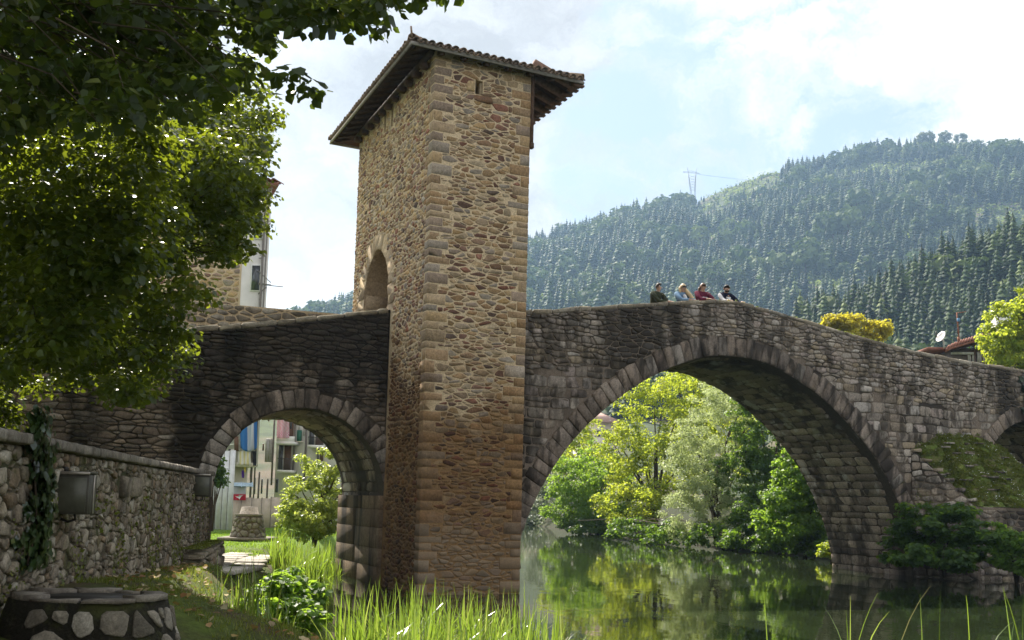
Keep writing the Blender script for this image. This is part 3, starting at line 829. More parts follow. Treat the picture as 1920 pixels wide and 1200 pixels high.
# ------------------------------------------------------------------ stone bridge
rng = random.Random(21)
bridge = thing('stone_bridge', 'old humpbacked stone bridge with dark stained walls and one wide arch over the river', 'bridge', B(9.97, 4.1, -1))
TOPL = [(-16, 4.5), (-8, 4.78), (-4.27, 5.45), (-3.39, 5.63), (-1.94, 5.92), (0, 6.33)]
TOPR = [(2.3, 6.43), (3.48, 6.64), (5.22, 6.94), (7.33, 7.29), (8.4, 7.45), (9.42, 7.58), (9.9, 7.62), (10.34, 7.58), (12.25, 7.36), (14.28, 7.09), (16.43, 6.84), (18.73, 6.70), (21.4, 6.64), (26, 6.45), (34, 6.0)]
def ptop(s):
    P = TOPL if s < 1 else TOPR
    return float(np.interp(s, [q[0] for q in P], [q[1] for q in P]))
MC = 9.97
half = [(0, 6.06), (.5, 6.04), (1.0, 5.97), (1.5, 5.83), (2.1, 5.60), (2.8, 5.27), (3.44, 4.88), (4.1, 4.40), (4.69, 3.90), (5.2, 3.37), (5.6, 2.83), (5.95, 2.28), (6.25, 1.7), (6.47, 1.1), (6.63, .5), (6.72, -.2), (6.76, -1)]
MAIN = [(MC - h, z) for h, z in half[::-1]] + [(MC + h, z) for h, z in half[1:]]
SM = (-1.88, 2.0, 1.88)
SMALL = [(SM[0] - SM[2], -1)] + [(SM[0] - SM[2] * math.cos(a), SM[1] + SM[2] * math.sin(a)) for a in np.linspace(0, math.pi, 25)] + [(SM[0] + SM[2], -1)]
TA = (22.0, 2.55, 2.42)
THIRD = [(TA[0] - TA[2], -1)] + [(TA[0] - TA[2] * math.cos(a), TA[1] + TA[2] * math.sin(a)) for a in np.linspace(0, math.pi, 23)] + [(TA[0] + TA[2], -1)]
def soff(arch, s):
    return float(np.interp(s, [p[0] + 1e-6 * i for i, p in enumerate(arch)], [p[1] for p in arch]))
def low(s):
    for A in (MAIN, SMALL, THIRD):
        if A[0][0] < s < A[-1][0]: return soff(A, s)
    return -1.0
Sb = lambda u, v, h: B(u, FRONT - h, v)
def seg_core(name, mat, s_from, s_to, archs):
    ss = sorted(set([s_from, s_to] + list(np.arange(math.ceil(s_from), s_to, 1.0)) + [q for A in archs for q, _ in A if s_from <= q <= s_to] + [A[0][0] - .001 for A in archs if A[0][0] - .001 > s_from] + [A[-1][0] + .001 for A in archs if A[-1][0] + .001 < s_to]))
    mb = MB()
    lo = lambda s: -1.0 if not any(A[0][0] <= s <= A[-1][0] for A in archs) else [soff(A, s) for A in archs if A[0][0] <= s <= A[-1][0]][0]
    dk = lambda s: ptop(s) - .95
    for a, b in zip(ss[:-1], ss[1:]):
        la, lb = lo(a), lo(b)
        m_ = (a + b) / 2
        if not any(A[0][0] <= m_ <= A[-1][0] for A in archs): la = lb = -1.0
        ta, tb = ptop(a) - .03, ptop(b) - .03
        mb.add([B(a, FRONT, la), B(b, FRONT, lb), B(b, FRONT, tb), B(a, FRONT, ta)], [(0, 1, 2, 3)])
        mb.add([B(a, BACK, la), B(b, BACK, lb), B(b, BACK, tb), B(a, BACK, ta)], [(0, 3, 2, 1)])
        for o_ in (FRONT + .4, BACK - .4):
            mb.add([B(a, o_, dk(a)), B(b, o_, dk(b)), B(b, o_, tb), B(a, o_, ta)], [(0, 1, 2, 3)])
        for q0, q1 in ((FRONT, FRONT + .4), (BACK - .4, BACK)):
            mb.add([B(a, q0, ta), B(b, q0, tb), B(b, q1, tb), B(a, q1, ta)], [(0, 1, 2, 3)])
        mb.add([B(a, FRONT + .4, dk(a)), B(b, FRONT + .4, dk(b)), B(b, BACK - .4, dk(b)), B(a, BACK - .4, dk(a))], [(0, 1, 2, 3)])
    return mb.build(name, mat, bridge)
seg_core('spandrel_core', M_BRM, TW + .002, 34, [MAIN, THIRD])
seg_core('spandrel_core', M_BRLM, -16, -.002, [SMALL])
# vault undersides
for A in (MAIN, SMALL, THIRD):
    mb = MB()
    for (a, b), (c, d) in zip(A[:-1], A[1:]):
        mb.add([B(a, FRONT, b), B(c, FRONT, d), B(c, BACK, d), B(a, BACK, b)], [(0, 3, 2, 1)])
    mb.build('vault', M_SOFM, bridge)
# vault stones
def arc_pts(A):
    L = [0]
    for a, b in zip(A[:-1], A[1:]): L.append(L[-1] + math.hypot(b[0] - a[0], b[1] - a[1]))
    L = np.array(L); X = np.array([p[0] for p in A]); Z = np.array([p[1] for p in A])
    def S(u, v, h):
        s = np.interp(u, L, X); z = np.interp(u, L, Z)
        s2 = np.interp(u + .05, L, X) - np.interp(u - .05, L, X); z2 = np.interp(u + .05, L, Z) - np.interp(u - .05, L, Z)
        n_ = math.hypot(s2, z2) + 1e-9
        return B(s + z2 / n_ * h, v, z - s2 / n_ * h)
    return L[-1], S
vs = []
for A, hr, wr, mt_ in ((MAIN, (.20, .34), (.4, .9), 0), (SMALL, (.2, .32), (.4, .8), 0), (THIRD, (.3, .4), (.5, .9), 0)):
    LT, S = arc_pts(A)
    u = .05
    if A is SMALL: u = 3.0
    while u < LT - .1:
        hh_ = rng.uniform(*hr); o = FRONT + .30 * (1 + .5 * rng.random())
        while o < BACK - .1:
            w_ = min(rng.uniform(*wr), BACK - o)
            u1 = min(u + hh_, LT)
            z_mid = S(u + hh_ / 2, o, 0)[2]
            if not (A is SMALL and u > 3.0 + math.pi * SM[2] - .05):
                vs.append(stone([(u, o), (u1, o + rng.uniform(-.03, .03)), (u1, o + w_), (u, o + w_ + rng.uniform(-.03, .03))], S, rng.uniform(.012, .035), rng, .009, 8, .14, .9, rag=.05))
            o += w_
        u += hh_
lay(vs, M_SOF, bridge, 'vault_stone', 'vault_masonry', 300)
# ashlar pier of the small arch (right jamb below the springing), a little proud of the vault
z = -.5; k = 0
JS = SM[0] + SM[2]
while z < SM[1] - .02:
    h = min(rng.uniform(.34, .5), SM[1] - z)
    o = FRONT - .02
    while o < BACK:
        w_ = min(rng.uniform(1.1, 2.2), BACK + .02 - o)
        if BACK - o - w_ < .4: w_ = BACK + .02 - o
        V, F = chamfer_box((.16, w_ - .005, h - .005), .005)
        e = rng.uniform(0, .008)
        mk('pier_block', [B(JS - .02 - e + v[0], o + w_ / 2 + v[1], z + h / 2 + v[2]) for v in V], F, M_JAMB, bridge, tone4(rng))
        o += w_
    z += h
# voussoir rings
def trim(A, zmin): return [p for p in A if p[1] >= zmin]
voussoirs(arc_split(trim(MAIN, -.2), 68), .54, Sb, M_VOUS, bridge, rng, .045, .005, .13)
voussoirs(arc_split(trim(SMALL, 1.9), 24), .42, Sb, M_VOUS, bridge, rng, .04, .006, .12)
voussoirs(arc_split(trim(THIRD, 2.3), 26), .50, Sb, M_VOUS, bridge, rng, .045, .008, .07)
# face rubble
def offs(A, d, zmin):
    P = trim(A, zmin); return [(p[0] + n[0] * d, p[1] + n[1] * d) for p, n in zip(P, normals(P))]
XM, XS, XT = offs(MAIN, .53, -.9), offs(SMALL, .41, 1.0), offs(THIRD, .47, 1.5)
def in_poly(x, y, P):
    c = False
    for i in range(len(P)):
        (x0, y0), (x1, y1) = P[i], P[(i + 1) % len(P)]
        if (y0 > y) != (y1 > y) and x < (x1 - x0) * (y - y0) / (y1 - y0) + x0: c = not c
    return c
def face_stones(s0, s1, z0, hr, wr, arcs, zsel, rng, hmax=.05, gaps=(.004, .006, .009), asp=0, jit=.014, split=.15, dome=.9):
    out = []
    rings = [[(X[0][0], -2)] + X + [(X[-1][0], -2)] for X in arcs]
    def kp(u, v, m):
        return v < ptop(u) + .2 and zsel(u, v, .4)
    for p in (courses(s0, s1, z0, 7.8, hr, wr, rng, kp, jit, split) if not asp else rubble(s0, s1, z0, 7.8, hr, wr, rng, .3, .6, asp, kp)):
        cx, cy_ = centre(p)
        if not zsel(cx, cy_, 0): continue
        t0 = ptop(cx) - .10; sl = (ptop(cx + .2) - ptop(cx - .2)) / .4
        p = clip(p, cx, t0, sl, -1)
        p = clip(clip(p, s0, 0, 1, 0), s1, 0, -1, 0) if len(p) > 2 else p
        if len(p) < 3: continue
        cx, cy_ = centre(p); dead = False
        for X, Rg in zip(arcs, rings):
            if abs(cx - X[len(X) // 2][0]) > 9: continue
            if in_poly(cx, cy_, Rg): dead = True; break
            i = min(range(len(X)), key=lambda i: (X[i][0] - cx) ** 2 + (X[i][1] - cy_) ** 2)
            if (X[i][0] - cx) ** 2 + (X[i][1] - cy_) ** 2 < 1.2:
                a, b = X[max(i - 1, 0)], X[min(i + 1, len(X) - 1)]
                dx, dy = b[0] - a[0], b[1] - a[1]
                p = clip(p, X[i][0], X[i][1], -dy, dx)
                if len(p) < 3: dead = True; break
        if dead: continue
        out.append(stone(p, Sb, rng.uniform(.012, hmax), rng, rng.choice(gaps), 10, .14, dome, rag=.05))
    return out
crest = lambda u, v, m: v > ptop(u) - 1.55 - m and v > 4.0
rest_ = lambda u, v, m: v <= ptop(u) - 1.55 + m
st = face_stones(TW + .01, 30, 4.5, (.07, .16), (.12, .34), [XM, XT], crest, rng, .045, asp=2.4, dome=.86)
st += face_stones(TW + .01, 30, -.6, (.17, .33), (.26, .68), [XM, XT], rest_, rng, .022)
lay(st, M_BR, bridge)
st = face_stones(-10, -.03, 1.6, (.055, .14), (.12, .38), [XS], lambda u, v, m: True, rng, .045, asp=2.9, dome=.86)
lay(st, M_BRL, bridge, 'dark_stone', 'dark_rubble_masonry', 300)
# coping along both parapets
for o_ in (FRONT, BACK - .4):
    for lo_, hi_ in ((-12, -.04), (TW + .06, 32)):
        s = lo_
        while s < hi_ - .1:
            L = min(rng.uniform(.35, .8), hi_ - s)
            z0, z1 = ptop(s), ptop(s + L)
            V, F = chamfer_box((L - .012, .46, .12), .03)
            mk('coping_stone', [B(s + L / 2 + v[0] + rng.uniform(-.01, .01), o_ + .2 + v[1] + rng.uniform(-.015, .015), z0 + (z1 - z0) * (v[0] / L + .5) - .05 + v[2] + rng.uniform(-.03, .022)) for v in V], F, M_COPE, bridge, tone4(rng))
            s += L
# back parapet of the approach, higher than the front one
mb = MB()
for a, b, za, zb in ((-14, -9, 6.6, 6.6), (-9, -3.2, 6.6, 6.62), (-3.2, 0, 6.62, 6.68)):
    for o_ in (BACK - .35, BACK + .05): mb.add([B(a, o_, 4.5), B(b, o_, 4.5), B(b, o_, zb), B(a, o_, za)], [(0, 1, 2, 3)])
    mb.add([B(a, BACK - .35, za), B(b, BACK - .35, zb), B(b, BACK + .05, zb), B(a, BACK + .05, za)], [(0, 1, 2, 3)])
mb.build('approach_parapet', M_TMORT, bridge)
st = [stone(clip(p, 0, 6.62, 0, -1), lambda u, v, h: B(u, BACK - .35 - h, v), .03, rng, .012, 9, .18, .82) for p in rubble(-12, -.1, 5.4, 6.7, (.12, .2), (.2, .5), rng, .3, .4, 2.0) if len(clip(p, 0, 6.62, 0, -1)) > 2]
lay(st, M_COPE, bridge, 'parapet_stone', 'parapet_masonry', 120)

# ------------------------------------------------------------------ cutwater on the right pier, with its grassed slope
cutw = thing('grassy_cutwater', 'pointed stone cutwater with a steep grassy stepped top against the right pier', 'cutwater', B(19, 1.2, -.6))
CA, CN, CE = (16.5, FRONT), (17.75, 1.15), (24.5, .55)
def cw_top(s, o):
    """height of the sloping top"""
    d = FRONT - o
    crown = 4.42 - .16 * (s - 18.6) ** 2 if s < 18.6 else 4.42 - .115 * (s - 18.6) ** 2
    crown = max(crown, 2.1)
    dmax = (FRONT - CN[1]) if s >= CN[0] else max((FRONT - CN[1]) * (s - CA[0]) / (CN[0] - CA[0]), .05)
    if s > CN[0]: dmax = FRONT - np.interp(s, [CN[0], CE[0]], [CN[1], CE[1]])
    t_ = min(max(d / dmax, 0), 1)
    k_ = 6.0; q_ = t_ * k_ + .35 * math.sin(s * 2.1) + .2 * math.sin(s * 5.3 + 1); f_ = q_ - math.floor(q_)
    ts = t_ * .45 + .55 * min(max((math.floor(q_) + min(f_ * 2.6, 1.0) - .35 * math.sin(s * 2.1) - .2 * math.sin(s * 5.3 + 1)) / k_, 0), 1)
    return crown + (2.12 - crown) * ts
V = []; F = []; NS, ND = 44, 31
S_ = np.linspace(CA[0] + .02, CE[0], NS)
for s in S_:
    dm = (FRONT - CN[1]) * (s - CA[0]) / (CN[0] - CA[0]) if s < CN[0] else FRONT - np.interp(s, [CN[0], CE[0]], [CN[1], CE[1]])
    for j in range(ND):
        o = FRONT - dm * j / (ND - 1)
        V.append(B(s, o, cw_top(s, o) + rng.uniform(-.02, .02) * (0 < j < ND - 1)))
for i in range(NS - 1):
    for j in range(ND - 1): F.append((i * ND + j, (i + 1) * ND + j, (i + 1) * ND + j + 1, i * ND + j + 1))
m, t = newmat('mossy_slope'); p = t.pos(); nn1 = t.noise(p, 2.4, 6, .65); nn2 = t.noise(p, 22, 5, .7)
col = t.ramp(nn1, [(.34, (.20, .165, .09)), (.46, (.11, .13, .035)), (.6, (.13, .19, .035)), (.72, (.22, .22, .07))])
col = t.mix(1.0, col, t.ramp(nn2, [(.3, (.55,) * 3), (.7, (1.4,) * 3)]), 'MULTIPLY')
t.out(t.bsdf(col, .95, .15, t.bump(nn2, .8, .05))); M_SLOPE = m
mk('grassy_slope', V, F, M_SLOPE, cutw, smooth=True)
SlL = lambda u, v, h: B(CA[0] + (CN[0] - CA[0]) * u - .75 * h, CA[1] + (CN[1] - CA[1]) * u - .66 * h, v)
SlR = lambda u, v, h: B(u, np.interp(u, [CN[0], CE[0]], [CN[1], CE[1]]) - h, v)
mb = MB()
for a, b in zip(np.linspace(0, 1, 9)[:-1], np.linspace(0, 1, 9)[1:]):
    ta = cw_top(CA[0] + (CN[0] - CA[0]) * a, CA[1] + (CN[1] - CA[1]) * a) if a > 0 else 3.9
    tb = cw_top(CA[0] + (CN[0] - CA[0]) * b, CA[1] + (CN[1] - CA[1]) * b)
    ta = 3.85 + (2.1 - 3.85) * a; tb = 3.85 + (2.1 - 3.85) * b
    mb.add([SlL(a, -1, 0), SlL(b, -1, 0), SlL(b, tb, 0), SlL(a, ta, 0)], [(0, 1, 2, 3)])
mb.add([SlR(CN[0], -1, 0), SlR(CE[0], -1, 0), SlR(CE[0], 2.1, 0), SlR(CN[0], 2.1, 0)], [(0, 1, 2, 3)])
mb.build('cutwater_core', M_BRM, cutw)
st = []
LN = math.hypot(CN[0] - CA[0], CN[1] - CA[1])
for p in rubble(0, LN, -.4, 4.0, (.16, .28), (.25, .5), rng, .25, .3, 2.0):
    p = clip(p, 0, 3.82, -1.75 / LN, -1); p = clip(clip(p, .02, 0, 1, 0), LN, 0, -1, 0) if len(p) > 2 else p
    if len(p) > 2: st.append(stone(p, lambda u, v, h: SlL(u / LN, v, h), rng.uniform(.015, .04), rng, .012, 9, .16, .84))
for p in rubble(CN[0], CE[0], -.4, 2.1, (.16, .28), (.3, .6), rng, .25, .3, 2.0):
    p = clip(p, 0, 2.04, 0, -1); p = clip(p, CN[0] + .02, 0, 1, 0) if len(p) > 2 else p
    if len(p) > 2: st.append(stone(p, SlR, rng.uniform(.015, .04), rng, .012, 9, .16, .84))
lay(st, M_BR, cutw, 'stone', 'masonry')
for k in range(34):                                 # ledge stones breaking through the turf
    s = rng.uniform(CA[0] + .5, 21.5); d = rng.uniform(.1, 1.15); o = FRONT - d
    if s < CN[0] and d > (FRONT - CN[1]) * (s - CA[0]) / (CN[0] - CA[0]) - .12: continue
    L = rng.uniform(.2, .5)
    jitbox(B(s, o, cw_top(s, o) - .01), (L, rng.uniform(.1, .2), rng.uniform(.03, .06)), M_BR, cutw, 'ledge_stone', rng, .02, .02)
for a in np.arange(0.12, LN, .3):
    jitbox(SlL(a / LN, 3.85 - 1.75 * a / LN + .03, -.1), (.3, .26, .1), M_BR, cutw, 'edge_stone', rng, .02, .02)

# ------------------------------------------------------------------ retaining wall on the left bank
wallth = thing('retaining_wall', 'mossy rubble garden wall with a flat grey capping running to the bridge', 'wall', (-5.3, 14, .4))
WD = np.array([-2.3, 12.8, 0]); WL = np.linalg.norm(WD); WD /= WL
WN = np.array([WD[1], -WD[0], 0])                  # towards the path (right)
W0 = np.array([-4.0, 7.6, 0])
U0, U1 = -5.0, 13.05
WT = 2.40
Sw = lambda u, v, h: W0 + WD * u + WN * h + BZ * v
mb = MB()
for a, b in zip(np.linspace(U0, U1, 14)[:-1], np.linspace(U0, U1, 14)[1:]):
    mb.add([Sw(a, -.2, 0), Sw(b, -.2, 0), Sw(b, WT - .08, 0), Sw(a, WT - .08, 0)], [(0, 1, 2, 3)])
    mb.add([Sw(a, -.2, -.5), Sw(b, -.2, -.5), Sw(b, WT - .08, -.5), Sw(a, WT - .08, -.5)], [(0, 1, 2, 3)])
    mb.add([Sw(a, WT - .08, 0), Sw(b, WT - .08, 0), Sw(b, WT - .08, -.5), Sw(a, WT - .08, -.5)], [(0, 1, 2, 3)])
mb.add([Sw(U1, -.2, 0), Sw(U1, -.2, -.5), Sw(U1, WT - .08, -.5), Sw(U1, WT - .08, 0)], [(0, 1, 2, 3)])
mb.build('wall_core', M_WALLM, wallth)
st = []
for p in rubble(U0, U1, .3, WT, (.05, .14), (.07, .24), rng, .5, .9, 1.6):
    p = clip(p, 0, WT - .09, 0, -1); p = clip(p, U1 - .01, 0, -1, 0) if len(p) > 2 else p
    if len(p) < 3: continue
    cx, cy_ = centre(p)
    if 4.35 < cx < 5.55 and 1.9 < cy_ < 2.14: continue
    st.append(stone(p, Sw, rng.uniform(.008, .04), rng, rng.choice([.004, .006, .010]), 10, .12, .86, rag=.15))
for a in (4.4, 4.98):
    st.append(stone([(a, 1.86), (a + .55, 1.86), (a + .55, 2.16), (a, 2.16)], Sw, .06, rng, .012, 10, .1, .93, tone=(.3, .3, 0, 1)))
for p in rubble(0, .5, .3, WT, (.14, .24), (.2, .3), rng, .2):
    p = clip(clip(p, 0, WT - .09, 0, -1), .48, 0, -1, 0) if len(p) > 2 else p
    if len(p) > 2: st.append(stone(p, lambda u, v, h: Sw(U1 + h, v, -u), .04, rng, .012, 9, .18, .8))
lay(st, M_WALL, wallth)
u = U0
while u < U1 + .05:
    L = rng.uniform(.26, .38)
    V, F = chamfer_box((L - .01, .62, .095), .016)
    mk('capping_slab', [Sw(u + L / 2 + v[0], WT - .035 + v[2] + rng.uniform(-.006, .006), -.22 + v[1]) for v in V], F, M_CAPST, wallth, tone4(rng))
    u += L
# mossy plinth where the wall ends at the arch
pln = thing('stone_plinth', 'low mossy stone plinth at the foot of the wall end beside the path', 'plinth', (-5.45, 18.2, .1))
mb = MB(); PX0, PX1 = 9.6, 13.1
mb.add([Sw(PX0, -.2, .02), Sw(PX1, -.2, .02), Sw(PX1, -.2, .34), Sw(PX0, -.2, .34), Sw(PX0, .80, .02), Sw(PX1, .93, .02), Sw(PX1, .90, .34), Sw(PX0, .76, .34)], [(0, 3, 7, 4), (3, 2, 6, 7), (2, 1, 5, 6), (4, 7, 6, 5)])
mb.build('plinth_core', M_WALLM, pln)
for p in rubble(PX0, PX1, .1, .95, (.14, .24), (.2, .45), rng, .3, .3, 1.8):
    p = clip(p, PX0, .78, .04, -1)
    if len(p) > 2:
        s = stone(p, lambda u, v, h: Sw(u, v, .34 + h), .05, rng, .014, 9, .2, .8)
        if s: mk('stone', s['V'], s['F'], M_WALL, pln, s['T'])
for p in rubble(.02, .34, .1, .92, (.14, .22), (.16, .3), rng, .3, .3, 1.8):
    p = clip(clip(p, 0, .9, 0, -1), .33, 0, -1, 0) if len(p) > 2 else p
    if len(p) > 2:
        s = stone(p, lambda u, v, h: Sw(PX1 + h, v, u), .04, rng, .012, 9, .2, .8)
        if s: mk('stone', s['V'], s['F'], M_WALL, pln, s['T'])
for p in rubble(.02, .34, .0, .78, (.14, .22), (.16, .3), rng, .3, .3, 1.8):
    if len(p) > 2:
        s = stone(clip(p, 0, .76, 0, -1) or p, lambda u, v, h: Sw(PX0 - h, v, u), .04, rng, .012, 9, .2, .8)
        if s: mk('stone', s['V'], s['F'], M_WALL, pln, s['T'])
u = PX0
while u < PX1 - .1:
    L = rng.uniform(.35, .6)
    jitbox(Sw(u + L / 2, .83 + .035 * (u - PX0), .19), (L - .02, .37, .07), M_WALL, pln, 'top_slab', rng, .02, .025, axes=(WD, WN, BZ))
    u += L

# ------------------------------------------------------------------ stone well and the far pedestal
def round_stonework(root, c, zb, zt, rb, rt, mat, matm, hr, wr, rng, gap, h, curve=1.0, bare=None):
    def rad(z): 
        t_ = min(max((z - zb) / (zt - zb), 0), 1); return rb + (rt - rb) * t_ ** curve
    S = lambda u, v, hh_: np.array([c[0] + (rad(v) + hh_) * math.cos(u / rb), c[1] + (rad(v) + hh_) * math.sin(u / rb), v])
    n = 36; V = []; F = []
    zs = np.linspace(zb, zt, 5)
    for z in zs:
        for k in range(n):
            a = 2 * math.pi * k / n; V.append((c[0] + rad(z) * math.cos(a), c[1] + rad(z) * math.sin(a), z))
    for i in range(4):
        for k in range(n): F.append((i * n + k, i * n + (k + 1) % n, (i + 1) * n + (k + 1) % n, (i + 1) * n + k))
    F.append(tuple(4 * n + k for k in range(n)))
    mk('core', V, F, matm, root)
    out = []
    for p in rubble(0, 2 * math.pi * rb, zb, zt, hr, wr, rng, .5, .5, 1.1):
        p = clip(p, 0, zt - .03, 0, -1)
        if len(p) > 2 and bare and not bare(centre(p)[0] / rb): continue
        if len(p) > 2:
            s = stone(p, S, h * rng.uniform(.7, 1.2), rng, gap * rng.uniform(.6, 1.3), 10, .2, .92, rag=.12)
            if s: out.append(s)
    lay(out, mat, root, 'stone', 'masonry', 120)
    return rad
wc = np.array([-3.28, 7.75])
well = thing('stone_well', 'round tapered stone well head with a slab rim in the left foreground', 'well', (wc[0], wc[1], .35))
round_stonework(well, wc, .32, 1.12, .86, .60, M_WELL, M_WELLM, (.20, .30), (.20, .34), rng, .026, .022, .9, lambda a: math.cos(a - R(-35)) > .25)
well.scale = (1, .72, 1)
for k in range(9):
    a0, a1 = 2 * math.pi * k / 9 + .03, 2 * math.pi * (k + 1) / 9 - .02
    rr0, rr1 = .40 + rng.uniform(-.03, .03), .615 + rng.uniform(-.03, .03)
    A = np.linspace(a0, a1, 4); zt = 1.15 + rng.uniform(-.012, .014)
    V = [(wc[0] + r_ * math.cos(a), wc[1] + r_ * math.sin(a), z_ + rng.uniform(-.008, .008)) for z_ in (1.115, zt) for r_ in (rr0, rr1) for a in A]
    F = []
    for i in range(3):
        F += [(8 + i, 12 + i, 13 + i, 9 + i), (4 + i, 5 + i, 13 + i, 12 + i), (0 + i, 8 + i, 9 + i, 1 + i), (i, i + 1, 5 + i, 4 + i)]
    F += [(0, 4, 12, 8), (3, 11, 15, 7)]
    mk('rim_slab', V, F, M_CAPST, well, tone4(rng))
a_ = np.linspace(0, 2 * math.pi, 25)[:-1]
V = [(wc[0] + .41 * math.cos(a), wc[1] + .41 * math.sin(a), z_) for z_ in (1.11, 1.128) for a in a_] 
mk('iron_cover', V, [(i, (i + 1) % 24, 24 + (i + 1) % 24, 24 + i) for i in range(24)] + [tuple(range(24, 48))], M_IRON, well)
pc = np.array([-8.32, 31.3])
ped = thing('stone_pedestal', 'tapered round stone pedestal with a stepped cap on the sunny lawn beyond the small arch', 'pedestal', (pc[0], pc[1], .35))
mk('base_slab', *(lambda V, F: ([(pc[0] + v[0], pc[1] + v[1], .56 + v[2]) for v in V], F))(*chamfer_box((1.55, 1.5, .09), .02)), M_CAPST, ped, (.3, .4, 0, 1))
mk('footing', *(lambda V, F: ([(pc[0] + v[0] + .25, pc[1] + v[1], .3 + v[2]) for v in V], F))(*chamfer_box((1.3, 1.3, .42), .03)), M_WELLM, ped)
round_stonework(ped, pc, .6, 1.28, .56, .40, M_WELL, M_BRM, (.13, .2), (.15, .28), rng, .014, .03, .8)
a_ = np.linspace(0, 2 * math.pi, 21)[:-1]
V = [(pc[0] + r_ * math.cos(a), pc[1] + r_ * math.sin(a), z_) for r_, z_ in ((.42, 1.27), (.45, 1.33), (.30, 1.335), (.24, 1.56), (.0, 1.57)) for a in a_]
F = [(q * 20 + i, q * 20 + (i + 1) % 20, (q + 1) * 20 + (i + 1) % 20, (q + 1) * 20 + i) for q in range(4) for i in range(20)]
mk('cap', V, F, M_CAPST, ped, (.6, .6, 0, 1))

# ------------------------------------------------------------------ paved path under the small arch
M_SLAB = stone_mat('pale_paving', [(0, (.46, .42, .36)), (.5, (.38, .345, .29)), (1, (.50, .46, .41))], .4)
y = 17.6
path = thing('path', 'pale worn stone slabs of the path leading under the small arch', 'path', (-6.0, 19, .4))
path['kind'] = 'structure'
while y < 24.2:
    L = rng.uniform(.6, 1.0)
    for k in range(2):
        xc = np.interp(y + L / 2, [15, 18, 21, 24.5], [-4.85, -5.5, -5.95, -6.45]) + (k - .5) * .62 + rng.uniform(-.03, .03)
        zc = float(ground_z(np.array(xc), np.array(y + L / 2)))
        zc = max(zc, .34)
        jitbox((xc, y + L / 2, zc - .015), (.60 + rng.uniform(-.03, .01), L - .02, .08), M_SLAB, path, 'paving_slab', rng, .006, .012, axes=(np.array([1., 0, 0]), np.array([0, 1., 0]), BZ))
    y += L

# ------------------------------------------------------------------ floodlights on the wall
M_BOX = plain('grimy_lamp_housing', (.075, .07, .055), .55, .4, nscale=5, var=.4, dirt=((.03, .028, .02), 3, .5, .65, .7))
M_BOXM = plain('worn_aluminium_edge', (.42, .38, .34), .38, .5, metal=.7, nscale=12, var=.3)
M_LGLASS = plain('dirty_lamp_glass', (.10, .10, .075), .35, .5, nscale=6, var=.45, dirt=((.05, .04, .025), 4, .5, .7, .6))
def floodlight(px, py, Y, wd, hg, dp, yaw, label):
    c = at(px, py, Y)
    f = np.array([math.sin(yaw), -math.cos(yaw), 0]); r_ = np.array([math.cos(yaw), math.sin(yaw), 0])
    ax = (r_, f, BZ)
    root = thing('floodlight', label, 'floodlight', c - BZ * hg / 2, 'floodlights on the retaining wall')
    def bx(name, off, size, mat, par=root, ch=.01):
        V, F = chamfer_box(size, ch)
        return mk(name, [c + r_ * (off[0] + v[0]) + f * (off[1] + v[1]) + BZ * (off[2] + v[2]) for v in V], F, mat, par)
    bx('housing', (0, -dp / 2, 0), (wd, dp, hg), M_BOX, ch=.018)
    fr = bx('front_frame', (0, .012, 0), (wd * .99, .02, hg * .98), M_BOX, ch=.008)
    bx('glass', (0, .026, -.005), (wd * .88, .008, hg * .84), M_LGLASS, fr, .003)
    bx('lid', (0, -dp / 2, hg / 2 + .012), (wd * 1.03, dp * 1.05, .022), M_BOX, ch=.006)
    bx('lid_lip', (0, .03, hg / 2 + .006), (wd * 1.02, .02, .03), M_BOXM, ch=.006)
    bx('side_trim', (wd / 2 + .004, -dp * .55, 0), (.012, .03, hg * .96), M_BOXM, ch=.004)
    bx('bracket', (-wd * .1, -dp - .07, hg * .3), (.06, .28, .05), M_IRON)
    bx('hinge', (-wd * .2, -dp * .5, hg / 2 + .045), (.05, .07, .045), M_IRON, ch=.01)
    pts = [c + r_ * a + f * b + BZ * z_ for a, b, z_ in ((.12 * wd, -.08, -hg / 2), (.13 * wd, -.1, -hg / 2 - .05), (-.05 * wd, -.12, -hg / 2 - .075), (-.4 * wd, -.16, -hg / 2 - .03), (-.7 * wd, -.2, -hg / 2 + .01), (-.72 * wd, -.22, -hg / 2 + .12))]
    mk('cable', *tube(pts, .012, 6), M_IRON, root)
floodlight(128, 926, 9.3, .385, .385, .22, .12, 'larger nearer square floodlight box on the wall beside the ivy')
floodlight(374, 911, 18.2, .395, .40, .28, .15, 'smaller far floodlight box at the wall end by the arch')

# ------------------------------------------------------------------ houses beyond the small arch
rng = random.Random(5)
M_WHITE = plain('white_render', (.88, .86, .80), .9, .2, nscale=1.5, var=.12, dirt=((.45, .41, .33), 1.2, .5, .75, .5))
M_CREAM = plain('cream_render', (.76, .70, .58), .9, .2, nscale=1.5, var=.12)
M_FRAME = plain('white_window_frame', (.7, .7, .68), .5, .4)
M_GLASS = plain('dark_window_glass', (.05, .055, .06), .08, .6)
M_SHUT = plain('grey_roller_shutter', (.48, .47, .44), .7, .3)
M_BROWN = plain('brown_timber_door', (.16, .09, .055), .6, .3)
M_GREEN = plain('green_shutter', (.03, .14, .09), .6, .3)
M_RAIL = plain('dark_railing', (.06, .055, .05), .6, .4)
M_PIPE = plain('grey_drain_pipe', (.17, .15, .13), .6, .4)
M_RED = plain('red_clay_tile', (.29, .13, .09), .8, .2, nscale=6, var=.35)
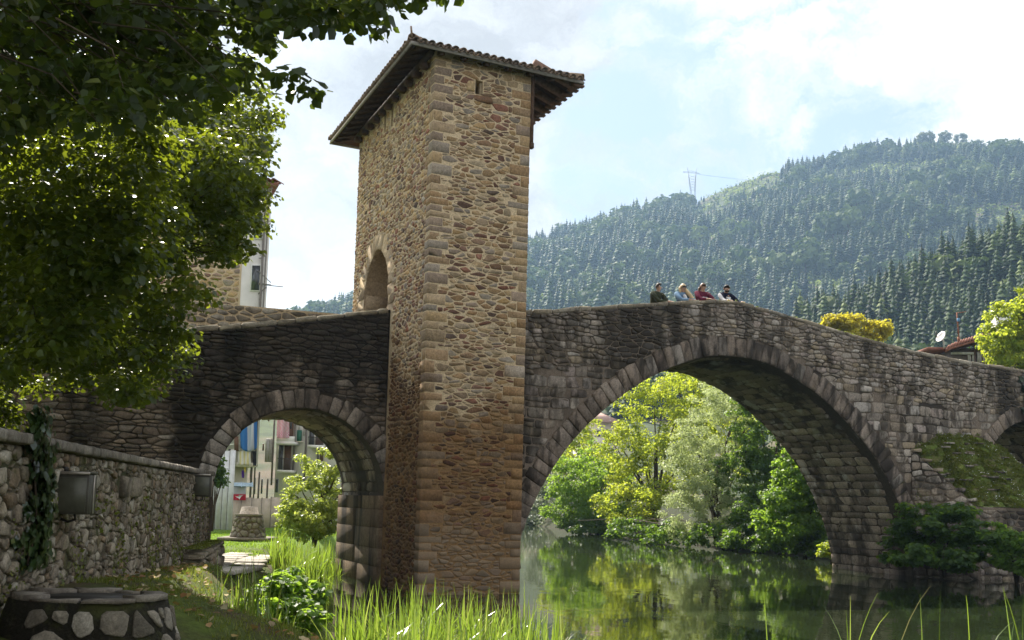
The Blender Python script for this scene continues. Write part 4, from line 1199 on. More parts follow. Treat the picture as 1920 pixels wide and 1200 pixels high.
def pbox(name, x0, y0, x1, y1, Y, dep, mat, parent, ch=.0):
    """an upright box from pixel-measured sides on the plane Y; dep runs away from the viewer (negative: towards)"""
    ym, xm = (y0 + y1) / 2, (x0 + x1) / 2
    X0, X1 = at(x0, ym, Y)[0], at(x1, ym, Y)[0]; Z1, Z0 = at(xm, y0, Y)[2], at(xm, y1, Y)[2]
    Ya, Yb = (Y, Y + dep) if dep > 0 else (Y + dep, Y)
    V, F = chamfer_box((X1 - X0, Yb - Ya, Z1 - Z0), ch) if ch else plain_box((X1 - X0, Yb - Ya, Z1 - Z0))
    c = ((X0 + X1) / 2, (Ya + Yb) / 2, (Z0 + Z1) / 2)
    return mk(name, [(c[0] + v[0], c[1] + v[1], c[2] + v[2]) for v in V], F, mat, parent)
YT, YR = 52.0, 56.0
tall = thing('apartment_house', 'tall white house with a stone clad side rising left of the tower behind the bridge', 'house', (-17, YT + 5, 0))
xT = at(484, 860, YT)[0]; zT = at(460, 352, YT)[2]; zB = at(450, 874, YT)[2]
def skew(V): return [(v[0] - (v[1] - YT) * .42, v[1], v[2]) for v in V]
mk('wall', *(lambda V, F: (skew([(xT - 6 + v[0], YT + 5 + v[1], (zB + zT) / 2 + v[2]) for v in V]), F))(*plain_box((12, 10, zT - zB))), M_WHITE, tall)
mk('ground_floor_wall', *(lambda V, F: (skew([(xT - 6.3 + v[0], YT + 5.6 + v[1], zB / 2 - .2 + v[2]) for v in V]), F))(*plain_box((11.8, 9.4, zB + .4))), M_CREAM, tall)
Ssl = lambda u, v, h: np.array([xT - 2.6 + u, YT - h, v])
st = []
for p in rubble(-6, 1.15, 8.5, zT - .3, (.18, .36), (.3, .75), rng, .3, .4, 2.0):
    cx, cy_ = centre(p); p = clip(p, 1.12, 0, -1, 0)
    if len(p) > 2: st.append(stone(p, lambda u, v, h: Ssl(u, v, h + .03), .05, rng, .035, 9, .18, .85))
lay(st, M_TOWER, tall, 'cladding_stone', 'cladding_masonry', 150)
mb = MB(); mb.box((xT - 2.6 - 2.4, YT - .012, (8.4 + zT) / 2), (7.15, .05, zT - 8.4)); mb.build('cladding_bed', M_TMORT, tall)
V, F = chamfer_box((12.6, 11, .22), .05)
rf = mk('roof', skew([(xT - 6 + v[0], YT + 5 + v[1], zT + .1 + v[2]) for v in V]), F, M_RED, tall)
for k in range(14):
    x = xT + .25 - k * .3
    V, F = tile_geo(np.array([x, YT - .75, zT + .22]), np.array([x, YT + 1.2, zT + .6]), np.array([1., 0, 0]), .14)
    mk('roof_tile', V, F, M_RED, rf, tone4(rng))
for (xa, wd) in ((-.30, .10), (-.12, .07)):
    V, F = tube([(xT + xa, YT - .08, .4), (xT + xa, YT - .08, zT - .2)], wd * .6, 8); mk('drain_pipe', V, F, M_PIPE, tall)
for k in range(5):
    z = zB + .8 + k * 2.9
    V, F = chamfer_box((.55, .1, 1.5), .02)
    f = mk('window', [(xT - .62 + v[0], YT - .02 + v[1], z + .75 + v[2]) for v in V], F, M_FRAME, tall)
    V, F = plain_box((.43, .04, 1.36)); mk('pane', [(xT - .62 + v[0], YT - .07 + v[1], z + .75 + v[2]) for v in V], F, M_GLASS, f)
pbox('bay_shelf', 448, 868, 482, 876, YT, -.5, M_CREAM, tall)
low = thing('apartment_block', 'low white apartment block with balconies seen through the small arch', 'building', (at(560, 900, YR)[0], YR + 5, 0))
xa, xb = xT - .02, at(760, 860, YR)[0]; zR = 11.4
mk('wall', *(lambda V, F: ([((xa + xb) / 2 + v[0], YR + 5 + v[1], zR / 2 - .3 + v[2]) for v in V], F))(*plain_box((xb - xa, 10, zR + .6))), M_WHITE, low)
V, F = chamfer_box((xb - xa + .8, 11, .25), .05)
mk('roof', [((xa + xb) / 2 + v[0], YR + 4.9 + v[1], zR + .13 + v[2]) for v in V], F, M_RED, low)
q = lambda x, y: (395 + x / 5, 770 + y / 5)
def win(X0, Y0, X1, Y1, pane, par=low, Yp=YR, mull=1):
    a, b = q(X0, Y0); c, d = q(X1, Y1)
    f = pbox('window', a, b, c, d, Yp - .06, .1, M_FRAME, par, .01)
    w_ = (c - a - .8) / mull
    for k in range(mull):
        pbox('pane', a + .5 + k * w_, b + .5, a + .3 + (k + 1) * w_, d - .5, Yp - .09, .025, pane, f)
win(510, 262, 575, 482, M_SHUT, mull=2); win(484, 308, 501, 376, M_BROWN); win(535, 52, 552, 100, M_BROWN)
win(742, 82, 764, 172, M_GLASS); win(822, 96, 838, 182, M_SHUT); win(866, 130, 884, 236, M_SHUT)
win(400, 624, 420, 780, M_GLASS); win(470, 640, 486, 780, M_GLASS); win(604, 640, 634, 768, M_GLASS); win(366, 560, 384, 640, M_BROWN)
a, b = q(808, 182); c, d = q(852, 288); pbox('shutter', a, b, c, d, YR - .14, .06, M_GREEN, low)
a, b = q(806, 286); c, d = q(856, 294); pbox('sill', a, b, c, d, YR - .3, .3, M_CREAM, low)
# two balcony stacks
def balcony(X0, X1, ytop, ybot, yr, solid, Yp=YR):
    a, b = q(X0, ytop); c, d = q(X1, ybot); e = q(0, yr)[1]
    pbox('balcony_recess', a, b, c, d, Yp - .03, .02, M_CREAM, low)
    pbox('balcony_door', a + (c - a) * .48, b + 1, c - 1, d, Yp - .06, .03, M_BROWN, low)
    w_ = pbox('balcony_window', a + 1, b + 1, a + (c - a) * .4, d, Yp - .08, .05, M_FRAME, low)
    pbox('pane', a + 1.8, b + 2, a + (c - a) * .4 - .8, d - 1, Yp - .1, .02, M_GLASS, w_)
    pbox('balcony_slab', a - 1.5, d, c + 1.5, d + 5.2, Yp - 1.15, 1.15, M_WHITE, low)
    if solid: pbox('balcony_parapet', a - 1, e, c + 1, d, Yp - 1.12, .1, M_WHITE, low)
    else:
        r_ = pbox('railing', a - .5, e, c + .5, e + 1.4, Yp - 1.1, .05, M_RAIL, low)
        n = 16
        for k in range(n + 1):
            x = a + (c - a) * k / n; pbox('baluster', x - .22, e + 1.2, x + .22, d, Yp - 1.09, .03, M_RAIL, r_)
balcony(628, 756, 305, 556, 445, False); balcony(622, 780, 60, 290, 240, True)
balcony(915, 1062, 150, 322, 245, False); balcony(990, 1060, 350, 500, 470, False)
balcony(1090, 1240, 90, 320, 240, True)
for x0, y0, y1 in ((457, 575, 1000), (535, 640, 985), (600, 60, 700), (795, 60, 560), (900, 130, 700)):
    a, b = q(x0, y0); c, d = q(x0, y1); P_ = at(a, b, YR - .1); 
    V, F = tube([(P_[0], YR - .1, at(a, d, YR)[2]), P_], .055, 8); mk('drain_pipe', V, F, M_PIPE, low)
# fences
M_BOARDW = plain('white_fence_board', (.72, .73, .74), .8, .2, nscale=4, var=.15)
M_BOARDB = plain('beige_fence_board', (.50, .42, .34), .85, .2, nscale=4, var=.15)
def fence(name, label, x0, x1, ytop, Y, step, mat, wid):
    P0, P1 = at(x0, ytop, Y), at(x1, ytop, Y)
    r_ = thing(name, label, 'fence', ((P0[0] + P1[0]) / 2, Y, 0))
    x = P0[0]
    while x < P1[0] - .05:
        w_ = step * rng.uniform(.9, 1.1)
        zt = P0[2] + (P1[2] - P0[2]) * (x - P0[0]) / (P1[0] - P0[0]) + rng.uniform(-.05, .05)
        z0 = float(ground_z(np.array(x), np.array(Y))) - .1
        V, F = plain_box((w_ - wid, .05, zt - z0)); mk('fence_board', [(x + w_ / 2 + v[0], Y + v[1], (zt + z0) / 2 + v[2]) for v in V], F, mat, r_)
        V, F = plain_box((.06, .06, zt - z0 + .06))
        mk('fence_post', [(x + v[0], Y + .02 + v[1], (zt + z0) / 2 + v[2]) for v in V], F, M_PIPE, r_)
        x += w_
fence('board_fence', 'white board fence beside the wall end seen through the small arch', 399, 434, 846, 44.5, .28, M_BOARDW, .03)
fence('board_fence', 'beige board fence along the foot of the apartment block', 434, 520, 934, 49.5, .52, M_BOARDB, .03)

# washing on the lines
m, t = newmat('printed_cloth')
a_ = t.n('ShaderNodeAttribute', attribute_name='tone')
t.out(t.n('ShaderNodeMixShader', ins={0: .25, 1: t.bsdf(a_.outputs['Color'], .85, .15), 2: t.n('ShaderNodeBsdfTranslucent', ins={0: a_.outputs['Color']}).outputs[0]}).outputs[0])
M_CLOTH = m
def cloth(name, label, x0, y0, x1, y1, Y, colf, folds=3, amp=.07, bot=None, cat='laundry', nu=26, nv=14, top=None, group=None):
    V = []; T = []; F = []
    for j in range(nv + 1):
        for i in range(nu + 1):
            u, v = i / nu, j / nv
            yb = y1 + (bot(u) if bot else 0); yt = y0 + (top(u) if top else 0)
            P_ = at(x0 + (x1 - x0) * u, yt + (yb - yt) * v, Y)
            P_[1] += amp * math.sin(u * folds * 2 * math.pi + 1.3 * v) * (.25 + .75 * v) + .02 * math.sin(9 * u + 7 * v)
            V.append(P_); T.append((*colf(u, v), 1))
    for j in range(nv):
        for i in range(nu): F.append((j * (nu + 1) + i, j * (nu + 1) + i + 1, (j + 1) * (nu + 1) + i + 1, (j + 1) * (nu + 1) + i))
    o = mk(name, V, F, M_CLOTH, None, T, smooth=True)
    sol = o.modifiers.new('hem', 'SOLIDIFY'); sol.thickness = .012
    return tag(o, label, cat, group)
YC = YT - .75
def blues(u, v):
    if u < .42: return (.06, .22, .55)
    if u < .55: return (.62, .66, .72)
    if u < .66: return (.45, .50, .58)
    if u < .80: return (.68, .70, .72)
    return (.05, .18, .48)
cloth('bedspread', 'big blue and white striped bedspread hanging at the top left of the small arch', 450, 776, 482.5, 842, YC, blues, 2.5, .1, lambda u: 8 * math.sin(u * 3.1) - 3, top=lambda u: -2)
cloth('bed_sheet', 'pale yellow and white bed sheet hanging below the blue bedspread', 446, 846, 470, 871, YC + .15, lambda u, v: (.80, .72, .38) if int(u * 7) % 2 else (.85, .84, .78), 2, .06)
cloth('towel', 'pink patterned towel hanging over the upper balcony', 519, 783, 542, 821, YR - 1.25, lambda u, v: ((.72, .25, .40) if (int(u * 11) + int(v * 16)) % 2 else (.85, .74, .74)) if v > .72 else ((.80, .48, .54) if math.sin(u * 21 + 5 * math.sin(v * 9)) > .2 else (.82, .62, .65)), 2, .04, nu=33, nv=22)
def shirt(name, label, x0, y0, x1, y1, Y, c):
    cloth(name, label, x0, y0, x1, y1, Y, lambda u, v: c, 1.5, .05, nu=10, nv=10, group='small washing on the white house')
shirt('trousers', 'long black trousers hanging left of the blue bedspread', 433, 846, 439, 872, YC, (.02, .02, .025))
shirt('shirt', 'dark shirt bunched on the line beside the red rack', 428, 842, 433, 852, YC, (.025, .025, .03))
shirt('jacket', 'black garment hanging below the right end of the bedspread', 474, 846, 481, 873, YC + .1, (.03, .03, .035))
shirt('vest', 'small purple garment hanging over the striped banner', 453, 882, 458, 896, YC + .3, (.10, .03, .28))
shirt('rag', 'small yellow cloth hanging beside the purple garment', 458, 876, 461, 886, YC + .3, (.75, .62, .08))
ban = cloth('banner', 'grey and red banner with a white bird mark hanging over the beige fence', 435, 913, 461, 938, 49.2, lambda u, v: (.60, .60, .66) if v < .52 else (.62, .04, .08), 1.5, .03)
def flat(name, pts, Y, mat, parent, th=.01):
    P_ = [at(x, y, Y) for x, y in pts]; n = len(P_)
    V = P_ + [p + np.array([0, th, 0]) for p in P_]
    return mk(name, V, [tuple(range(n)), tuple(range(n, 2 * n))[::-1]] + [(i, (i + 1) % n, n + (i + 1) % n, n + i) for i in range(n)], mat, parent)
M_MARK = plain('white_print', (.8, .8, .8), .8, .2)
flat('bird_mark', [(440, 929.5), (444, 931), (447, 930.2), (449, 927.8), (452, 929), (456, 928), (452.5, 931), (449.5, 935), (449, 937.5), (447.5, 934), (443.5, 932.5)], 49.11, M_MARK, ban)
flat('black_bar', [(436, 911), (460.5, 912), (460.5, 914), (436, 913)], 49.05, M_RAIL, ban, .04)
rack = thing('clothes_rack', 'pale blue folding rack above the banner at the foot of the house', 'clothes rack', at(448, 912, 49.4))
M_RACK = plain('pale_blue_rack', (.45, .58, .68), .5, .4)
for k in range(7):
    V, F = tube([at(430 + k * .5, 905 + k * 1.0, 49.3 - k * .09), at(473 + k * .3, 906 + k * 1.0, 49.3 - k * .09)], .022, 5); mk('bar', V, F, M_RACK, rack)
for x in (431, 452, 473):
    V, F = tube([at(x, 904, 49.4), at(x + 1, 913, 48.7)], .028, 5); mk('side_rail', V, F, M_RACK, rack)
rack = thing('clothes_rack', 'small red wall rack holding dark clothes beside the blue bedspread', 'clothes rack', at(443, 838, YT))
for k in range(5):
    V, F = tube([at(440 + k * 1.6, 818, YC), at(440.5 + k * 1.5, 846, YC)], .03, 5); mk('bar', V, F, M_BROWN, rack)
for y in (822, 832, 842):
    V, F = tube([at(428, y + 2, YC + .1), at(449, y, YC + .1)], .03, 5); mk('side_rail', V, F, M_WHITE, rack)
arm = thing('clothes_rack', 'thin wall mounted drying lines sticking out from the tall white house', 'clothes rack', at(490, 545, YT))
for pts in (((484, 531), (508, 534)), ((484, 533), (531, 538)), ((484, 551), (500, 538), (499, 541)), ((483, 507), (508, 530)), ((484, 551), (490, 548)), ((486, 418), (508, 414), (507, 420), (486, 426)), ((485, 484), (490, 484)), ((487, 560), (486, 562))):
    V, F = tube([at(x, y, YT - .1 - .02 * i) for i, (x, y) in enumerate(pts)], .024, 5); mk('rod', V, F, M_PIPE, arm)

# ------------------------------------------------------------------ house, dish and aerial at the right end of the bridge
YH = 50.0
hr_ = thing('timber_house', 'brown timber house with a red tiled roof behind the right end of the parapet', 'house', at(1812, 760, YH))
M_PLANK = plain('grey_brown_planks', (.20, .165, .145), .8, .2, nscale=6, var=.3)
pbox('wall', 1786, 655, 1990, 900, YH, 6, M_PLANK, hr_)
EV = [(1772, 657), (1783, 651.5), (1795, 647.5), (1812, 642.5), (1830, 637.5), (1846, 634), (1870, 629), (1900, 624), (1960, 615)]
RF = [(1776, 651), (1788, 645), (1800, 640), (1815, 635.5), (1832, 630.5), (1846, 627), (1870, 621), (1900, 615), (1960, 604)]
rf = None
E_ = [at(x, y, YH - .75) for x, y in EV]; R_ = [at(x, y, YH + .9) for x, y in RF]
mbv = E_ + R_ + [e - BZ * .12 for e in E_] + [r - BZ * .12 for r in R_]
n = len(E_)
F = [(i, i + 1, n + i + 1, n + i) for i in range(n - 1)] + [(2 * n + i, 3 * n + i, 3 * n + i + 1, 2 * n + i + 1) for i in range(n - 1)] + [(i, 2 * n + i, 2 * n + i + 1, i + 1) for i in range(n - 1)]
rf = mk('roof', mbv, F, M_RED, hr_)
xs = [e[0] for e in E_]
for k in range(40):
    x = xs[0] + .1 + k * .155
    if x > xs[-1] - .1: break
    e = np.array([np.interp(x, xs, [p[i] for p in E_]) for i in range(3)]); r__ = np.array([np.interp(x, xs, [p[i] for p in R_]) for i in range(3)])
    V, F = tile_geo(e + BZ * .03, r__ + BZ * .03, np.array([1., 0, 0]), .075); mk('roof_tile', V, F, M_RED, rf, tone4(rng))
bx_ = [at(x, y + 6.5, YH - .35) for x, y in EV[1:]]
V, F = tube(bx_, .07, 6); mk('gutter_beam', V, F, M_WOOD, hr_)
pbox('ceiling_board', 1786, 660, 1826, 664, YH - .2, .2, M_FRAME, hr_)
for x0, x1 in ((1832, 1841), (1842.5, 1850), (1814, 1821), (1822.5, 1827)):
    f = pbox('window', x0, 659, x1, 681, YH - .1, .1, M_BROWN, hr_, .01)
    for k in range(2):
        w_ = (x1 - x0 - 1.2) / 2
        pbox('pane', x0 + .5 + k * (w_ + .2), 660.2, x0 + .5 + w_ + k * (w_ + .2), 680, YH - .13, .02, M_SHUT, f)
for x in (1828.5, 1851.5):
    pbox('post', x - 1, 645, x + 1, 700, YH - .12, .14, M_BROWN, hr_)
pbox('lintel_board', 1827, 652, 1852, 656.5, YH - .14, .12, M_BROWN, hr_)
V, F = tube([at(x, y, YH - .2) for x, y in ((1793, 647), (1793, 653), (1800, 655), (1801, 650))], .05, 6); mk('drain_pipe', V, F, M_RAIL, hr_)
low_roof = pbox('side_roof', 1740, 651, 1778, 657, YH + .3, 3, M_RED, hr_)
DW = plain('white_dish', (.74, .70, .68), .5, .4)
dish = thing('satellite_dish', 'white satellite dish on a short post left of the red tiled roof', 'satellite dish', at(1770, 652, YH - 1))
c = at(1764.5, 631.5, YH - 1); ax = np.array([-.80, -.25, .38]); ax /= np.linalg.norm(ax)
e1 = np.cross(ax, BZ); e1 /= np.linalg.norm(e1); e2 = np.cross(e1, ax)
V = []; F = []
for i in range(5):
    rr = .30 * i / 4
    for k in range(18):
        a = 2 * math.pi * k / 18; V.append(c + ax * (rr * rr * .9 - .04) + (e1 * math.cos(a) + e2 * math.sin(a)) * rr)
for i in range(4):
    for k in range(18): F.append((i * 18 + k, i * 18 + (k + 1) % 18, (i + 1) * 18 + (k + 1) % 18, (i + 1) * 18 + k))
d_ = mk('reflector', V, F, DW, dish); d_.modifiers.new('t', 'SOLIDIFY').thickness = .02
V, F = tube([c - ax * .03, at(1769, 640, YH - 1), at(1770.5, 653, YH - 1)], .04, 8); mk('post', V, F, DW, dish)
V, F = tube([c + e2 * -.26, c + ax * .34], .012, 5); mk('feed_arm', V, F, M_IRON, dish)
V, F = tube([c + ax * .32 - BZ * .2, c + ax * .34 + BZ * .12], .03, 6); mk('receiver', V, F, M_IRON, dish)
aer = thing('rooftop_aerial', 'rusty television aerial mast with a small blue box on the red roof', 'aerial', at(1798, 640, YH))
M_RUST = plain('rusty_mast', (.26, .11, .06), .8, .3)
V, F = tube([at(1798.5, 641, YH + .2), at(1796, 608, YH + .2), at(1794, 586, YH + .2)], .035, 7); mk('mast', V, F, M_RUST, aer)
V, F = tube([at(1797.8, 641, YH + .2), at(1797.4, 632, YH + .2)], .07, 7); mk('mast_sleeve', V, F, M_RUST, aer)
V, F = tube([at(1794, 587, YH + .2), at(1811, 584.3, YH - .2)], .02, 5); bo = mk('boom', V, F, M_RUST, aer)
for k in range(5):
    p = at(1797 + k * 3.2, 586.4 - k * .5, YH + .1); V, F = tube([p + np.array([0, -.2, 0]), p + np.array([0, .2, 0])], .01, 4); mk('element', V, F, M_IRON, bo)
M_BLUE = plain('blue_box', (.12, .30, .50), .5, .4)
pbox('amplifier_box', 1794, 597, 1798.5, 603, YH + .15, -.1, M_BLUE, aer, .01)
pbox('back_wall', 1872, 578, 1990, 660, 78, 1.2, M_WHITE, thing('white_house', 'pale house block half hidden behind the yellow green tree at the right edge', 'house', at(1900, 640, 82)))
far = thing('far_house', 'pale house with a pink roof among the trees seen through the wide arch', 'house', at(1120, 930, 100))
pbox('wall', 1083, 790, 1160, 990, 100, 8, M_CREAM, far)
P0, P1 = at(1083, 790, 100), at(1160, 790, 100)
V = [(P0[0] - .5, 99.3, P0[2] - .1), (P1[0] + .5, 99.3, P0[2] - .1), (P1[0] + .5, 108.7, P0[2] - .1), (P0[0] - .5, 108.7, P0[2] - .1), (P0[0] + 2.2, 104, P0[2] + 1.6), (P1[0] - 2.2, 104, P0[2] + 1.6)]
mk('roof', V, [(0, 1, 5, 4), (1, 2, 5), (2, 3, 4, 5), (3, 0, 4), (0, 3, 2, 1)], plain('pale_pink_tile', (.5, .34, .29), .9, .2), far)
for k in range(3):
    for j in range(3):
        x = 1096 + k * 22; y = 806 + j * 45; f = pbox('window', x, y, x + 8, y + 13, 99.95, .05, M_FRAME, far); pbox('pane', x + 1, y + 1, x + 7, y + 12, 99.92, .02, M_GLASS, f)

# ------------------------------------------------------------------ pylon and line on the hill
YP = 900.0
pyl = thing('power_pylon', 'thin lattice power pylon with two arms standing on the hill ridge', 'pylon', at(1297, 356, YP))
M_STEEL = plain('galvanised_steel', (.22, .23, .24), .6, .4)
def rod(name, pts, r_, par=pyl, Y=YP): 
    V, F = tube([at(x, y, Y) for x, y in pts], r_, 4); return mk(name, V, F, M_STEEL, par)
for x0, x1, x2 in ((1296, 1290.5, 1289), (1303, 1305, 1306.5)):
    rod('leg', [(x0 - 2, 422), (x0 - 1, 362), (x0 - 1 + (x1 - x0) * .5, 342), (x1, 324)], .24); rod('leg', [(x0 + 2, 422), (x0 + 1, 362), (x1, 324), (x2, 314)], .24)
for k in range(6):
    y = 358 - k * 5; rod('brace', [(1295 - k * .7, y), (1304 + k * .3, y - 4)], .12); rod('brace', [(1304 + k * .3, y), (1295 - k * .7, y - 4)], .12)
rod('crossarm', [(1280, 322.5), (1297, 323.5), (1312, 325.5)], .22); rod('crossarm', [(1281, 322), (1297, 320.5), (1311, 325)], .16)
for i, (dx, dy) in enumerate(((-15, 0), (0, 1), (14, 3))):
    pts = []
    for k in range(17):
        u = k / 16; x = 1297 + dx + (1990 - 1297 - dx) * u; y = 324 + dy + 24 * math.sin(math.pi * u) * .9 + (12 + i * 9) * u
        pts.append(at(x, y, YP - 90 * u))
    V, F = tube(pts, .05, 3, False); o = mk('power_cable', V, F, M_STEEL, None)
    tag(o, ('thin power cable strung from the left arm of the ridge pylon', 'thin power cable strung from the middle of the ridge pylon', 'thin power cable strung from the right arm of the ridge pylon')[i], 'cable', 'power cables over the hill')

# ------------------------------------------------------------------ conifers on the hill
npr = np.random.default_rng(11)
M_BARK = plain('conifer_bark', (.09, .065, .05), .95, .1)
CSTOPS = [[(0, (.008, .020, .010)), (.6, (.014, .030, .013)), (1, (.022, .042, .016))], [(0, (.014, .034, .014)), (.6, (.024, .046, .018)), (1, (.04, .064, .022))], [(0, (.035, .068, .022)), (.6, (.06, .092, .028)), (1, (.10, .125, .04))]]
M_CONS = [leaf_mat('conifer_needles', s_, .16, (.18, .28, .06), .7, .12, hueobj=True) for s_ in CSTOPS]
def conifer_mesh(seed, slim, mat):
    r_ = random.Random(seed); V = []; F = []; M = []
    v, f = tube([(0, 0, -.05), (0, 0, .5), (0, 0, .97)], [.016, .011, .003], 5, False)
    V += [tuple(q_) for q_ in v]; F += [tuple(x) for x in f]; M += [1] * len(f)
    nl = 11
    for L in range(nl):
        t_ = L / (nl - 1); z = .12 + .82 * t_ ** .92; rad = slim * (1 - t_) ** .68 * r_.uniform(.85, 1.15) + .012
        nb = 9 if L < 7 else 6; a0 = r_.random() * 6
        for k in range(nb):
            a = a0 + 2 * math.pi * k / nb + r_.uniform(-.25, .25); rr = rad * r_.uniform(.6, 1.25)
            ca, sa = math.cos(a), math.sin(a); w_ = rr * r_.uniform(.34, .5) + .004; dz = -rr * r_.uniform(.05, .5); hh_ = .05 * r_.uniform(.8, 1.3)
            i = len(V)
            V += [(ca * .004, sa * .004, z + hh_), (ca * rr * .55 - sa * w_, sa * rr * .55 + ca * w_, z + dz * .35), (ca * rr, sa * rr, z + dz + .012), (ca * rr * .55 + sa * w_, sa * rr * .55 - ca * w_, z + dz * .35), (ca * rr * .45, sa * rr * .45, z + hh_ * .9 + dz * .2)]
            F += [(i, i + 1, i + 4), (i + 1, i + 2, i + 4), (i + 4, i + 2, i + 3), (i, i + 4, i + 3)]; M += [0] * 4
    V += [(.012, 0, .93), (-.008, .01, .93), (-.008, -.01, .93), (0, 0, 1.03)]; i = len(V) - 4; F += [(i, i + 1, i + 3), (i + 1, i + 2, i + 3), (i + 2, i, i + 3)]; M += [0] * 3
    return mesh('conifer', V, F, [mat, M_BARK], midx=M)
def round_mesh(seed):
    g_ = np.random.default_rng(seed); V, F = tube([(0, 0, -.05), (0, 0, .3), (0, 0, .7)], [.03, .022, .008], 5, False)
    V = [tuple(q_) for q_ in V]; F = [tuple(x) for x in F]; M = [1] * len(F)
    for _ in range(110):
        d = g_.normal(size=3); d /= np.linalg.norm(d); c = np.array([0, 0, .58]) + d * np.array([.34, .34, .40]) * g_.uniform(.55, 1) ** .6
        n_ = d + g_.normal(size=3) * .5; n_ /= np.linalg.norm(n_); t_ = np.cross(n_, g_.normal(size=3)); t_ /= np.linalg.norm(t_); b_ = np.cross(n_, t_); r = g_.uniform(.07, .13)
        i = len(V); V += [tuple(c - t_ * r), tuple(c + b_ * r * .8), tuple(c + t_ * r), tuple(c - b_ * r * .8)]; F += [(i, i + 1, i + 2), (i, i + 2, i + 3)]; M += [0, 0]
    return mesh('conifer', V, F, [M_CONS[2], M_BARK], midx=M)
CON = [conifer_mesh(k, s_, M_CONS[c_]) for k, s_, c_ in ((1, .20, 0), (2, .17, 1), (3, .26, 2))] + [round_mesh(9)]
cand = []
for (y0, y1, n_) in ((138, 258, 5200), (350, 945, 30000)):
    Y_ = np.sqrt(npr.uniform(y0 ** 2, y1 ** 2, n_)); px_ = npr.uniform(-60 if y0 > 300 else 1150, 2060, n_)
    X_ = (px_ - 960) / FPX * Y_
    cand.append(np.stack([X_, Y_], 1))
CP = np.concatenate(cand); CX, CY = CP[:, 0], CP[:, 1]; CZ = hill_z(CX, CY)
onB = CY < YB + 8
bald = wob(CX, CY, 46, .7) + .6 * wob(CX, CY, 20, 2.2)
keep = (CZ > 6) & (bald < np.where(onB, 9, .75))
pp = proj(np.stack([CX, CY, CZ], 1))
keep &= ((pp[:, 0] > 940) & (pp[:, 1] < 640 + 10)) | ((pp[:, 0] > 380) & (pp[:, 0] <= 940) & (pp[:, 1] < 700)) | ((pp[:, 0] > 940) & (pp[:, 1] < 800) & (CY < 245))
hsel = np.where(onB, npr.uniform(7.5, 14.5, len(CX)), 7 + 18 * npr.random(len(CX)) ** 1.9)
ridge = CY > .82 * YA
rf_ = 1 + (ridge_trees(pp[:, 0]) - 1) * sstep(.82 * YA, .97 * YA, CY)
hsel = np.where(ridge, npr.uniform(9, 25, len(CX)) * rf_, hsel)
keep &= ~(ridge & (npr.random(len(CX)) > rf_ * .95))
clr = (CY > 300) & (pp[:, 0] > 1640) & (pp[:, 1] < 470) & (npr.random(len(CX)) < .55); keep &= ~clr
# thin out: no two closer than ~3.4 m
kept = []; grid_ = {}
order = npr.permutation(np.where(keep)[0])
for i in order:
    g = 1.9 if onB[i] else 2.5
    kx, ky = int(CX[i] // 4), int(CY[i] // 4); ok = True
    for dx in (-1, 0, 1):
        for dy in (-1, 0, 1):
            for j in grid_.get((kx + dx, ky + dy), ()):
                if (CX[i] - CX[j]) ** 2 + (CY[i] - CY[j]) ** 2 < g * g: ok = False
    if ok: grid_.setdefault((kx, ky), []).append(i); kept.append(i)
kept = np.array(kept)
size_px = hsel[kept] / CY[kept] * FPX
sky_line = np.zeros(len(kept), bool)
vis_y = pp[kept, 1] - size_px
# the largest that show: tops above the parapet line
top_line = np.interp(pp[kept, 0], [985, 1230, 1350, 1500, 1700, 1920], [583, 567, 563, 597, 655, 690])
seen = (pp[kept, 0] > 985) & (pp[kept, 0] < 1935) & (vis_y < top_line - 25)
o_ = np.argsort(-(size_px * seen))
big = kept[o_[:300]]; rest_i = kept[o_[300:]]
for n_, i in enumerate(big):
    o = bpy.data.objects.new('conifer', CON[(0, 1, 0, 2, 1, 0, 1, 0)[n_ % 8]])
    link(o, None, (CX[i], CY[i], CZ[i] - .4)); h_ = hsel[i]; o.scale = (h_, h_, h_); o.rotation_euler = (0, 0, npr.uniform(0, 6.28))
    tag(o, 'tall dark conifer standing in the wooded slope on the right behind the bridge', 'conifer', 'large conifers on the nearer wooded slope')
rt = at(1410, 590, 170); rz = float(hill_z(np.array(rt[0]), np.array(rt[1])))
o = bpy.data.objects.new('leafy_tree', CON[3]); link(o, None, (rt[0], rt[1], rz - .3)); o.scale = (9, 9, 9)
tag(o, 'light green leafy tree at the foot of the wooded slope just over the bridge crown', 'tree')
protos = [next(o for o in bpy.data.objects if o.type == 'MESH' and o.data == c_) for c_ in CON]
fm = bpy.data.meshes.new('conifer_forest')
fm.vertices.add(len(rest_i)); fm.vertices.foreach_set('co', np.stack([CX[rest_i], CY[rest_i], CZ[rest_i] - .4], 1).astype(np.float32).ravel())
a_ = fm.attributes.new('tree_scale', 'FLOAT', 'POINT'); a_.data.foreach_set('value', hsel[rest_i].astype(np.float32))
a_ = fm.attributes.new('tree_turn', 'FLOAT_VECTOR', 'POINT'); rot_ = np.zeros((len(rest_i), 3), np.float32); rot_[:, 2] = npr.uniform(0, 6.28, len(rest_i)); rot_[:, 0] = npr.normal(0, .03, len(rest_i)); a_.data.foreach_set('vector', rot_.ravel())
a_ = fm.attributes.new('tree_kind', 'INT', 'POINT'); st_ = wob(CX[rest_i], CY[rest_i], 30, 3.1) + .5 * wob(CX[rest_i], CY[rest_i], 11, .4) + npr.normal(0, .55, len(rest_i)); a_.data.foreach_set('value', np.select([st_ > .95, st_ > .45, st_ > -.1], [3, 2, 1], 0).astype(np.int32))
forest = bpy.data.objects.new('conifer_forest', fm); link(forest, None, (0, 0, 0))
tag(forest, 'bluish conifer forest covering the big hill behind the bridge', 'forest', None, 'stuff')
ng = bpy.data.node_groups.new('scatter_conifers', 'GeometryNodeTree')
